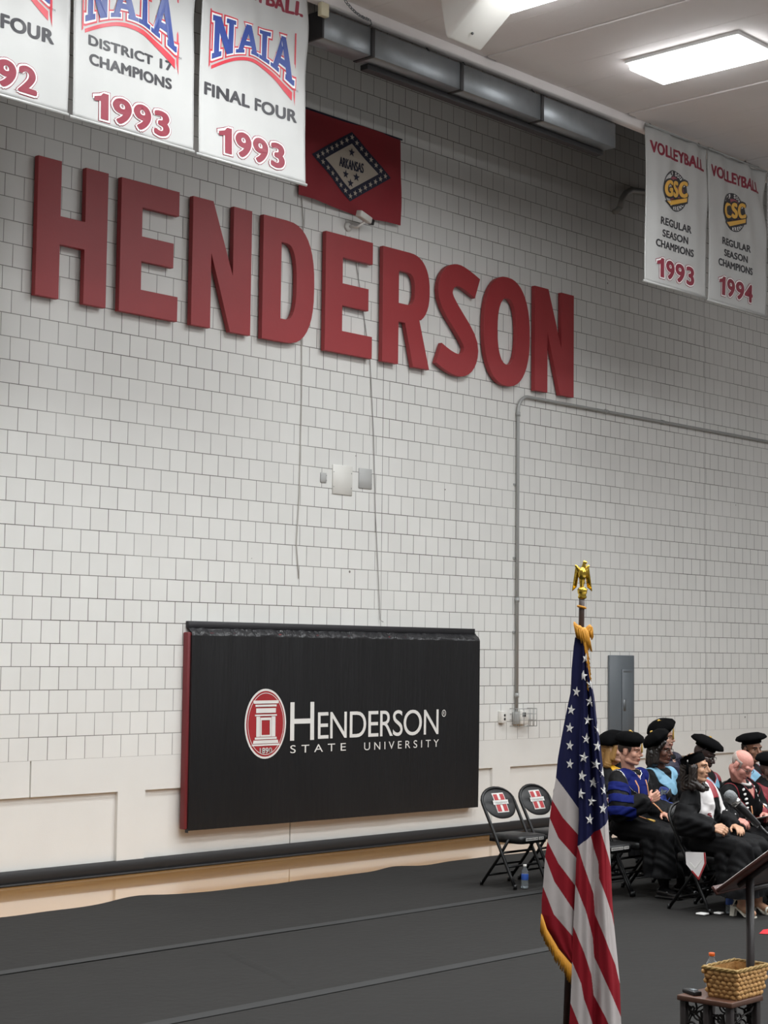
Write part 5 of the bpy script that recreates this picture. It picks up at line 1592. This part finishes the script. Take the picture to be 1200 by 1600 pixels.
def tam(K, n=8, R=0.125, tilt=(0, 0, 0), h=0.075, tassel=None, up=0.0, button=True, m='velvet_black', droop=0.0):
    RH = K['RH'] @ Euler(tilt).to_matrix(); o = K['hc']+K['RH'] @ Vector((0, -0.012, 0.052+up))
    P = lambda x, y, z: o + RH @ Vector((x, y, z))
    g = G(); N = 48
    prof = [(0.082, 0.0, 0), (0.085, 0.022, 0), (R*0.86, 0.030-droop, 0.6), (R*0.99, 0.040-droop, 1.0), (R*1.0, 0.052-droop*0.7, 1.0), (R*0.90, 0.052+h*0.45, 0.8), (R*0.55, 0.052+h*0.86, 0.4), (0.002, 0.052+h, 0)]
    vs = []; fs = []
    for (r, z, k) in prof:
        for j in range(N):
            a = 2*PI*j/N; sec = 2*PI/n; loc_ = ((a+0.2) % sec)-sec/2
            pf = math.cos(PI/n)/math.cos(loc_)
            rr_ = r*(1+k*(pf*1.06-1))
            sy = 1.16 if k == 0 and r < 0.09 else 1.05
            vs.append(P(rr_*math.cos(a), rr_*math.sin(a)*sy, z))
    for i in range(len(prof)-1):
        for j in range(N): fs.append((i*N+j, i*N+(j+1) % N, (i+1)*N+(j+1) % N, (i+1)*N+j))
    fs.append(tuple(range(N-1, -1, -1)))
    g.add(vs, fs, 0, True); cap = g.build('cap', m, K['root'])
    if button:
        g = G(); g.ell(P(0, 0, 0.054+h), (0.014, 0.014, 0.008), 0, RH, 2); g.build('button', 'cord_gold', cap)
    if tassel is not None:
        tx_, ty_, ln = tassel
        g = G(); a = P(0, 0, 0.056+h); b_ = P(tx_*0.95, ty_*0.95, 0.06); c = P(tx_*1.02, ty_*1.02, 0.040)
        g.tube([a, a.lerp(b_, 0.5)+V3(0, 0, 0.012), b_, c], 0.003, 6)
        for k in range(7):
            e = 0.006*Vector((math.cos(k*0.9), math.sin(k*0.9), 0)); g.tube([c, c+e*0.7+V3(0, 0, -ln*0.4), c+e+V3(0, 0, -ln)], [0.004, 0.0042, 0.003], 5)
        g.build('tassel', 'cord_gold', cap)
    return cap
def hood_path(K, drop=0.13, wide=0.115, half=False):
    sz = K['sz']; y0 = K['sh_y']; L_ = K['lean']
    out = []
    for s in (1, -1):
        out.append([(0, y0-0.10, sz-0.03), (s*0.06, y0-0.085, sz+0.01), (s*wide, y0-0.02, sz+0.01), (s*wide*0.95, y0+0.05, sz-0.02), (s*0.055, y0+0.115, sz-drop*0.6), (0.0, y0+0.14, sz-drop)])
    return out
def hood(K, m, drop=0.13, wide=0.105, half_w=0.034, trim=None, name='hood', t=0.008):
    pa, pb = hood_path(K, drop, wide)
    dist = lambda gc: np.minimum(seg_dist(gc, pa), seg_dist(gc, pb))
    o = gpatch(K, lambda x, y, z, n, c: dist(c) < half_w+0.012, t, name, m)
    if trim: gpatch(K, lambda x, y, z, n, c: (dist(c) >= half_w+0.004) & (dist(c) < half_w+0.019), t*0.8, 'hood_trim', trim)
    return o
def glasses(K, m='chair_metal', w=0.030, h=0.019, r=0.0016):
    H = K['H']; g = G()
    for s in (-1, 1):
        g.tube([H(s*0.031+w*0.85*math.cos(a), 0.094, 0.002+h*math.sin(a)) for a in [2*PI*k/16 for k in range(16)]], r, 5, closed=True)
        g.tube([H(s*0.056, 0.092, 0.008), H(s*0.074, 0.06, 0.008), H(s*0.080, -0.005, 0.008), H(s*0.080, -0.02, -0.005)], r, 5)
    g.tube([H(-0.006, 0.097, 0.004), H(0.006, 0.097, 0.004)], r, 5)
    return g.build('glasses', m, K['root'])
def hair_obj(K, parts, m, vox=0.006, sm=4, strand=0.004):
    H = K['H']; RH = K['RH']; out = []
    for p in parts:
        if p[0] == 'e': out.append(('e', H(*p[1]), p[2], RH))
        else: out.append(('c', H(*p[1]), p[2], H(*p[3]), p[4]))
    v, f = blob(out, vox, sm); q, c, n = tri_centers(v, f); vn = vert_normals(v, q, n)
    a = np.arctan2(v[:, 0]-K['hc'].x, v[:, 1]-K['hc'].y)
    v = v+vn*(strand*(0.7*np.sin(a*23+7*np.sin(v[:, 2]*38+a*2))+0.6*np.sin(a*41+22*v[:, 2])))[:, None]
    return mesh_from(v, f, 'hair', m, K['root'])
MT['hair_brown'] = mat('hair_brown', '2f221b', 0.55, var=0.3, vscale=40)
MT['hair_black'] = mat('hair_black', '17120f', 0.35, var=0.3, vscale=40)
MT['hair_dark'] = mat('hair_dark', '1d1410', 0.4, var=0.35, vscale=30)
MT['hair_blond'] = mat('hair_blond', '9a733f', 0.45, var=0.3, vscale=30)
MT['hair_grey'] = mat('hair_grey', 'a69a92', 0.6, var=0.15, vscale=60)
MT['collar_white'] = mat('collar_white', 'd8d6d4', 0.6)
MT['red_blouse'] = mat('red_blouse', '8c2430', 0.5)
MT['shirt_print'] = mat('shirt_print', '2c3f86', 0.6)
LAP_R = ((0.25, 0.05, 0.70), (0.15, 0.26, 0.665), (-0.35, 0.9, -0.1), (0, -0.2, -1), 0.35)
LAP_L = ((-0.25, 0.05, 0.70), (-0.13, 0.26, 0.665), (0.35, 0.9, -0.1), (0, -0.2, -1), 0.35)

# ---- man in the blue hood (middle row)
K = person('man in a black cap and blue hood with blue sleeve bars, holding a phone', (3.74, -3.86), (0.035, 0.035, 1.187), 0.18, -0.04, 'bf8d78', 'hair_brown',
           ((0.275, 0.10, 0.715), (0.150, 0.300, 0.795), (-0.70, 0.50, 0.42), (-0.55, -0.75, 0.1), 0.75), ((-0.205, 0.06, 0.70), (-0.12, 0.26, 0.665), (0.35, 0.9, -0.1), (0, -0.2, -1), 0.35), width=1.08, sleeve=1.12, hem=0.17)
shoes(K); tam(K, 8, 0.122, (-0.06, 0.05, 0.1), 0.070, (0.02, 0.115, 0.085))
bpatch(K, lambda x, y, z, c: (z > -0.005) & (z < 0.07) & (y < 0.045) & (y > -0.12) & ((np.abs(x) > 0.06) | (y < -0.03)) & ~((np.abs(y+0.012) < 0.024) & (z < 0.03)), 0.004, 'hair', 'hair_brown')
hood(K, 'velvet_blue', 0.17, 0.120, 0.056, 'silver')
gpatch(K, lambda x, y, z, n, c: (np.abs(x) < 0.07) & (n[:, 1] > 0.45) & (z > 0.68) & (z < K['sz']-0.10) & (y > 0.05), 0.004, 'front_panel', 'velvet_blue')
for s in (1, -1):
    g = G(); xs_ = [0.072, 0.076, 0.08, 0.084, 0.088, 0.092]; zs_ = [K['sz']-0.06-(K['sz']-0.06-0.665)*k/5 for k in range(6)]
    pts = [(s*x_, surf(K, s*x_, z_, 0.008), z_) for x_, z_ in zip(xs_, zs_)]
    for i in range(1, 6): pts[i] = (pts[i][0], max(pts[i][1], pts[i-1][1]-0.004), pts[i][2])
    g.tube(pts, 0.0065, 6); CORD_END = pts[-1]
    y1 = pts[-1][1]
    g.tube([pts[-1], (s*0.095, y1+0.03, 0.648), (s*0.10, y1+0.10, 0.635)], 0.006, 6); co_ = g.build('honor_cord', 'cord_orange', K['root'])
    g = G()
    for k in range(6): g.tube([(s*0.10, y1+0.095, 0.637), (s*0.10+0.010*math.cos(k), y1+0.13, 0.632+0.004*math.sin(k)), (s*0.10+0.016*math.cos(k), y1+0.18, 0.622+0.005*math.sin(k))], 0.004, 5)
    g.build('cord_tassel', 'cord_gold', co_)
sh, el, wr = K['arms'][1]
def armt(c, a, b_):
    a = np.array(a); b_ = np.array(b_); d = b_-a; return ((c-a)@d)/(d@d), np.linalg.norm(c-a-np.outer(np.clip(((c-a)@d)/(d@d), 0, 1), d), axis=1)
for lo, hi in ((0.18, 0.44), (0.56, 0.80), (0.92, 1.16)):
    def fsel(x, y, z, n, c):
        tt, dd = armt(c, sh, el); vv = tt-0.9*(y-0.03)
        return (vv > lo) & (vv < hi) & (dd < 0.15) & (x > 0.13)
    gpatch(K, fsel, 0.006, 'sleeve_bar', 'velvet_blue')
g = G(); w0 = Vector((0.150, 0.300, 0.795)); dd_ = Vector((-0.70, 0.50, 0.42)).normalized(); g.tube([w0+dd_*0.008+0.028*(Vector((0.42, 0.7, 0)).normalized()*math.cos(a)+Vector((-0.3, 0.15, 0.75)).normalized()*math.sin(a)) for a in [2*PI*k/18 for k in range(18)]], 0.004, 6, closed=True); g.build('bracelet', 'red_blouse', K['root'])
# phone in his hand
ph = empty('phone', (3.74-0.045, -3.86-0.415, 0.845), 0.4); tag(ph, 'dark phone held up by the man in the blue hood', 'phone')
g = G(); g.bbox(-0.036, 0.036, -0.005, 0.005, -0.01, 0.062, 0.003, 2, R=Euler((0.4, 0.9, 0)).to_matrix()); g.build('body', 'black_plastic', ph)
g = G(); g.bbox(-0.032, 0.032, -0.0062, -0.005, -0.006, 0.058, 0.0005, 1, R=Euler((0.4, 0.9, 0)).to_matrix()); g.build('screen', 'galv_dark', ph)

# ---- woman in the light blue hood (middle row)
K = person('woman in glasses with dark hair, a black cap and light blue hood', (4.2, -3.86), (0.045, 0.045, 1.18), 0.12, -0.02, '5f3d30', 'hair_black', ((0.200, 0.06, 0.70), (0.14, 0.26, 0.665), (-0.35, 0.9, -0.1), (0, -0.2, -1), 0.35), LAP_L, width=0.92, hem=0.15)
shoes(K); tam(K, 8, 0.122, (0.55, 0.28, 0.1), 0.075, None, 0.004)
hair_obj(K, [('e', (0, -0.030, 0.030), (0.086, 0.098, 0.088)), ('c', (0.070, 0.0, 0.0), 0.030, (0.082, -0.005, -0.10), 0.032), ('c', (-0.070, 0.0, 0.0), 0.030, (-0.082, -0.005, -0.10), 0.032), ('c', (0, -0.085, -0.01), 0.050, (0, -0.085, -0.105), 0.055), ('c', (0.06, -0.06, -0.02), 0.04, (0.07, -0.055, -0.125), 0.036), ('c', (-0.06, -0.06, -0.02), 0.04, (-0.07, -0.055, -0.125), 0.036), ('c', (0.045, 0.055, 0.075), 0.022, (0.075, 0.02, 0.02), 0.02)], 'hair_black', strand=0.0016)
glasses(K, 'hair_brown', 0.030, 0.018, 0.0022)
g = G()
for s in (1, -1): g.ell(K['H'](s*0.092, 0.0, -0.045), (0.007, 0.007, 0.008), 0, None, 2)
g.build('earring', 'silver', K['root'])
hood(K, 'hood_lightblue', 0.15, 0.125, 0.040)
gpatch(K, lambda x, y, z, n, c: (((x-0.11)/0.055)**2+((z-0.80)/0.075)**2 < 1) & (n[:, 1] > 0.1), 0.005, 'printed_badge', 'shirt_print')
g = G(); yb = surf(K, 0.11, 0.83, 0.013)
fan(g, star_poly(0.125, 0.83, 0.04, 0.2), lambda u, v: (u, surf(K, u, v, 0.013), v), (0.125, 0.83), 0); g.build('badge_star', 'panel_grey', K['root'])

# ---- man in the tilted cap with glasses (middle row)
K = person('dark-skinned man in glasses and a broad tilted black cap, looking down', (4.85, -3.86), (0.04, 0.075, 1.112), 0.10, -0.30, '3d2a25', 'hair_black', LAP_R, LAP_L, lean=0.04, hem=0.15)
shoes(K); tam(K, 6, 0.150, (-0.16, -0.10, 0.35), 0.06, None, 0.016, True)
glasses(K, 'silver', 0.030, 0.019)
hood(K, 'hood_lightblue', 0.13, 0.100, 0.030, 'hood_maroon')
gpatch(K, lambda x, y, z, n, c: (np.abs(x) > 0.13) & (z > K['sz']-0.05) & (z < K['sz']+0.06) & (np.abs(x) < 0.20), 0.005, 'yoke', 'hood_maroon')

# ---- person turned towards the camera at the right (middle row)
K = person('person in a soft black cap turned towards the camera, behind the bald man', (5.70, -3.86), (0.005, 0.045, 1.14), -0.42, -0.02, '7d5540', 'hair_black', LAP_R, LAP_L, hem=0.15)
shoes(K); tam(K, 8, 0.140, (0.10, 0.14, 0.2), 0.050, None, 0.004, False)
hood(K, 'hood_lightblue', 0.15, 0.120, 0.040, 'hood_maroon')
hair_obj(K, [('e', (0, -0.035, 0.028), (0.082, 0.088, 0.084)), ('c', (0, -0.08, 0), 0.05, (0, -0.08, -0.06), 0.045)], 'hair_black')

# ---- blond person (back row)
K = person('blond long-haired person with a yellow hood in the back row beside the flag', (4.90, -2.92), (0.105, 0.035, 1.125), 0.35, -0.05, 'c09480', 'hair_blond', LAP_R, LAP_L, width=0.95, hem=0.15)
shoes(K); tam(K, 6, 0.130, (0.32, 0.34, 0.3), 0.065, None, 0.006, False)
hair_obj(K, [('e', (0, -0.030, 0.025), (0.084, 0.092, 0.086)), ('c', (0.055, -0.02, 0.0), 0.040, (0.070, -0.03, -0.14), 0.038), ('c', (-0.055, -0.02, 0.0), 0.040, (-0.070, -0.03, -0.14), 0.038), ('c', (0, -0.085, 0.0), 0.055, (0, -0.085, -0.17), 0.055), ('c', (0.06, 0.03, 0.03), 0.025, (0.074, 0.02, -0.08), 0.022)], 'hair_blond', strand=0.0018)
hood(K, 'hood_yellow', 0.10, 0.13, 0.034)

# ---- man behind the woman in the light blue hood (back row)
K = person('light-skinned man with a short beard in a tilted cap, back row', (5.72, -2.92), (0.075, 0.035, 1.212), 0.12, 0.0, 'bb917d', 'hair_brown', LAP_R, LAP_L, width=1.02, hem=0.15)
shoes(K); tam(K, 6, 0.142, (0.34, 0.34, 0.5), 0.075, (0.045, 0.115, 0.12), 0.002)
bpatch(K, lambda x, y, z, c: ((z < -0.055) & (y > 0.0) & (z > -0.13) & ~((np.abs(z+0.063) < 0.012) & (np.abs(x) < 0.022))) | ((np.abs(x) > 0.05) & (z < 0.0) & (z > -0.10) & (y > -0.005) & (y < 0.03)), 0.002, 'beard', 'hair_brown')
bpatch(K, lambda x, y, z, c: (z > -0.01) & (z < 0.07) & (y < 0.04) & ((np.abs(x) > 0.06) | (y < -0.03)) & ~((np.abs(y+0.012) < 0.024) & (z < 0.03)), 0.004, 'hair', 'hair_brown')
hood(K, 'hood_purple', 0.13, 0.12, 0.045)

# ---- student (front row)
K = person('young woman student in a flat mortarboard and white stole, front row', (3.295, -4.86), (0.145, 0.045, 1.125), 0.30, 0.02, 'b58a6e', 'hair_dark',
           ((0.262, 0.010, 0.705), (0.205, 0.235, 0.672), (-0.15, 0.95, -0.12), (-0.75, -0.1, -0.6), 1.05), ((-0.18, 0.06, 0.71), (-0.05, 0.27, 0.67), (0.5, 0.8, -0.1), (0, -0.2, -1), 0.5), width=0.93, sleeve=1.15, hem=0.15, skirt=1.25, trousers=False)
H = K['H']; RH = K['RH']
hair_obj(K, [('e', (0, -0.028, 0.025), (0.082, 0.092, 0.082)), ('c', (0.062, -0.005, 0.0), 0.034, (0.078, -0.01, -0.15), 0.036), ('c', (-0.062, -0.005, 0.0), 0.034, (-0.078, 0.0, -0.15), 0.036), ('c', (0, -0.080, -0.01), 0.055, (0, -0.075, -0.16), 0.055), ('c', (0.07, 0.0, -0.12), 0.034, (0.055, 0.06, -0.165), 0.028), ('c', (-0.07, 0.0, -0.12), 0.034, (-0.055, 0.06, -0.165), 0.028)], 'hair_dark', strand=0.003)
# mortarboard: skull cap, board, button and tassel
cp = K['RH'] @ Euler((0.36, 0.05, 0.0)).to_matrix(); co = H(0, -0.028, 0.060)
Pm = lambda x, y, z: co + cp @ Vector((x, y, z))
g = G(); N = 32; vs = []; fs = []
for (r, z) in ((0.083, -0.035), (0.087, 0.0), (0.082, 0.038), (0.02, 0.042)):
    for j in range(N):
        a = 2*PI*j/N; vs.append(Pm(r*math.cos(a), r*1.15*math.sin(a), z-(0.03*max(0, -math.sin(a)) if z < 0 else 0)))
for i in range(3):
    for j in range(N): fs.append((i*N+j, i*N+(j+1) % N, (i+1)*N+(j+1) % N, (i+1)*N+j))
fs.append(tuple(3*N+j for j in range(N)))
g.add(vs, fs, 0, True); cap = g.build('skull_cap', 'velvet_black', K['root'])
g = G(); g.bbox(-0.099, 0.099, -0.099, 0.099, 0.042, 0.047, 0.002, 1, R=cp @ Matrix.Rotation(PI/4+0.15, 3, 'Z'), T=co); g.build('board', 'velvet_black', cap)
g = G(); g.ell(Pm(0, 0, 0.049), (0.010, 0.010, 0.005), 0, cp, 2); g.build('button', 'velvet_black', cap)
g = G(); c0 = Pm(0.105, 0.01, 0.046); g.tube([Pm(0, 0, 0.051), Pm(0.055, 0.005, 0.05), Pm(0.100, 0.01, 0.049), c0, c0+V3(0.004, 0, -0.05)], 0.0025, 5)
for k in range(8): 
    e = 0.006*Vector((math.cos(k*0.8), math.sin(k*0.8), 0)); g.tube([c0+V3(0.004, 0, -0.05), c0+e+V3(0.006, 0, -0.09), c0+e*1.3+V3(0.006, 0, -0.15)], [0.004, 0.0042, 0.003], 5)
tl = g.build('tassel', 'velvet_black', cap)
g = G(); g.lathe([(0.0045, 0), (0.005, 0.008), (0.0045, 0.018)], 8, c=c0+V3(0.004, 0, -0.055)); g.build('tassel_band', 'label_white', tl)
gpatch(K, lambda x, y, z, n, c: (np.abs(x) < 0.055) & (y > 0.02) & (z > K['sz']-0.06), 0.005, 'red_collar', 'red_blouse')
armd = lambda c: np.minimum(seg_dist(c, [K['arms'][1][1], K['arms'][1][2]]), seg_dist(c, [K['arms'][-1][1], K['arms'][-1][2]]))
st = lambda x, z: (np.abs(np.abs(x)-(0.086+0.10*np.clip(K['sz']-0.02-z, 0, 0.16)-0.05*np.clip(z-K['sz']+0.02, 0, 0.1))) < 0.050)
so = gpatch(K, lambda x, y, z, n, c: st(x, z) & (((n[:, 1] > 0.05) & (y > -0.02)) | (z > K['sz']-0.005)) & (z > 0.645) & (np.abs(x) < 0.175) & (armd(c) > 0.088), 0.007, 'stole', 'stole_white')
g = G()
for ch, zz in (('S', 0.735), ('T', 0.685)): put_text(g, ch, 0.118, 0.082, zz, zz+0.038, lambda u, v: (u, surf(K, u, v, 0.012), v), bold=0.10)
g.build('stole_lettering', 'hood_maroon', so)
g = G(); pts_ = [(-0.015, 0.520), (0.165, 0.530), (0.175, 0.445), (0.115, 0.315), (-0.005, 0.425)]
g.prism(pts_, lambda u, v, tt: (0.252+0.05*(0.53-v)+tt, u+0.03, v-0.05), 0.0, 0.004); s2 = g.build('stole_end', 'stole_white', K['root'])
g = G()
bd = [((0.165, 0.530), (0.175, 0.445)), ((0.175, 0.445), (0.115, 0.315)), ((0.115, 0.315), (0.045, 0.375))]
for a, b_ in bd:
    d = Vector((b_[0]-a[0], b_[1]-a[1])).normalized(); nn = Vector((-d.y, d.x))*-0.012
    q4 = [a, b_, (b_[0]+nn.x, b_[1]+nn.y), (a[0]+nn.x, a[1]+nn.y)]
    g.prism(q4, lambda u, v, tt: (0.252+0.05*(0.53-v)+tt, u+0.03, v-0.05), -0.002, 0.007)
g.build('stole_trim', 'print_red', s2)
g = G()
q4 = [(0.03, 0.43), (0.075, 0.39), (0.14, 0.47), (0.13, 0.478), (0.077, 0.408), (0.035, 0.443)]
g.prism(q4, lambda u, v, tt: (0.252+0.05*(0.53-v)+tt, u+0.03, v-0.05), 0.0045, 0.006); g.build('stole_point', 'print_white', s2)
# cream high-heeled sandals
for s, oy in ((1, 0.0), (-1, 0.02)):
    cx, cy = s*0.125, 0.43+oy
    g = G(); g.prism([(-0.075, 0.085), (-0.02, 0.075), (0.05, 0.018), (0.125, 0.012), (0.125, 0.0), (0.05, 0.004), (-0.02, 0.060), (-0.075, 0.070)], lambda u, v, tt: (cx+tt, cy+u, v), -0.032, 0.032); so_ = g.build('sandal', 'shoe_white', K['root'])
    g = G(); g.prism([(-0.078, 0.075), (-0.035, 0.07), (-0.050, 0.0), (-0.085, 0.0)], lambda u, v, tt: (cx+tt, cy+u, v), -0.022, 0.022); g.build('heel', 'shoe_white', so_)
    g = G()
    g.tube([(cx+0.036*math.cos(a), cy-0.01+0.042*math.sin(a), 0.135+0.01*math.sin(a)) for a in [2*PI*k/18 for k in range(18)]], 0.007, 6, closed=True)
    g.tube([(cx-0.036, cy+0.075, 0.02), (cx-0.025, cy+0.08, 0.052), (cx+0.0, cy+0.082, 0.062), (cx+0.03, cy+0.08, 0.052), (cx+0.038, cy+0.075, 0.02)], 0.009, 6)
    g.tube([(cx+0.036, cy-0.02, 0.135), (cx+0.034, cy-0.05, 0.08)], 0.006, 6); g.tube([(cx-0.036, cy-0.02, 0.135), (cx-0.034, cy-0.05, 0.08)], 0.006, 6)
    g.build('strap', 'shoe_white', so_)

# ---- bald man reading (front row)
K = person('bald man in glasses with maroon trimmed gown, head bowed over a paper', (3.80, -4.86), (0.135, 0.150, 1.130), 0.05, -0.68, 'c08578', 'hair_grey',
           ((0.245, -0.02, 0.72), (0.235, 0.13, 0.700), (-0.35, 0.85, -0.2), (-0.3, -0.1, -0.9), 0.55), ((-0.22, 0.08, 0.735), (-0.06, 0.235, 0.735), (0.45, 0.75, -0.15), (0.2, -0.2, -1), 0.55), lean=0.09, width=1.10, sleeve=1.15, hem=0.15)
shoes(K)
bpatch(K, lambda x, y, z, c: (z > -0.045) & (z < 0.045+0.25*np.maximum(0, -y-0.02)) & (y < 0.025) & ((np.abs(x) > 0.055) | (y < -0.06)) & (c[:, 2] > 1.05) & ~((np.abs(y+0.012) < 0.026) & (np.abs(z+0.006) < 0.034)), 0.0025, 'hair', 'hair_grey')
glasses(K, 'hair_dark', 0.029, 0.017, 0.0018)
g = G(); g.tube([(0.02+0.066*math.cos(a), K['sh_y']+0.02+0.070*math.sin(a), K['sz']+0.034-0.018*math.sin(a)) for a in [2*PI*k/24 for k in range(24)]], [0.011]*24, 8, closed=True); g.build('shirt_collar', 'collar_white', K['root'])
hood(K, 'velvet_black', 0.19, 0.125, 0.040, 'hood_maroon')
gpatch(K, lambda x, y, z, n, c: (np.abs(x) < 0.065) & (n[:, 1] > 0.35) & (z > 0.66) & (z < K['sz']-0.12) & (y > 0.03), 0.004, 'front_panel', 'hood_maroon')
for s in (1, -1):
    gpatch(K, lambda x, y, z, n, c: (np.abs(x-s*(0.085+0.06*np.clip(z-0.80, 0, 0.2))) < 0.018) & (n[:, 1] > 0.3) & (z > 0.67) & (z < K['sz']+0.0) & (y > 0.0), 0.006, 'stole_band', 'hair_dark')
    gpatch(K, lambda x, y, z, n, c: (np.abs(x-s*(0.085+0.06*np.clip(z-0.80, 0, 0.2))) < 0.013) & (n[:, 1] > 0.3) & (z > 0.67) & (z < K['sz']+0.0) & (y > 0.0) & ((np.floor((z+0.3*x)*55) % 2) == 0), 0.010, 'stole_pattern', 'collar_white')
g = G(); ym = surf(K, 0.0, 0.66, 0.012); g.lathe([(0.036, 0), (0.038, 0.003), (0.034, 0.008), (0.01, 0.010)], 24, c=(0.0, ym, 0.665), ax=(0, 1, 0.35)); g.build('medallion', 'silver', K['root'])
g = G()
for s in (1, -1): g.tube([(s*0.055, surf(K, s*0.055, 0.80, 0.012), 0.80), (s*0.03, surf(K, s*0.03, 0.72, 0.012), 0.72), (0, ym+0.004, 0.69)], 0.005, 6)
g.build('medallion_ribbon', 'cord_orange', K['root'])
pp = empty('paper_sheet', (3.80-0.085, -4.86-0.33, 0.735), 0.35); tag(pp, 'white sheet of paper held by the bald man on his lap', 'paper')
g = G(); g.bbox(-0.11, 0.11, -0.075, 0.075, -0.0008, 0.0008, 0.0003, 1, R=Euler((-0.25, 0.10, 0)).to_matrix()); g.build('sheet', 'paper', pp)

# ---- person cut off by the right edge (front row)
K = person('person in a maroon and light blue hood cut off by the right edge', (4.33, -4.86), (0.030, 0.055, 1.045), 0.1, -0.10, '50362c', 'hair_black', LAP_R, LAP_L, width=1.0, hem=0.15)
shoes(K); tam(K, 8, 0.128, (0.05, 0.05, 0.2), 0.06, None, 0.004, False)
hood(K, 'hood_maroon', 0.17, 0.125, 0.062)
for zz, xx in ((K['sz']-0.01, 0.10), (K['sz']-0.07, 0.055)):
    gpatch(K, lambda x, y, z, n, c: (np.abs(x-xx) < 0.026) & (np.abs(z-zz) < 0.034) & (n[:, 1] > 0.0), 0.011, 'hood_panel', 'hood_lightblue')
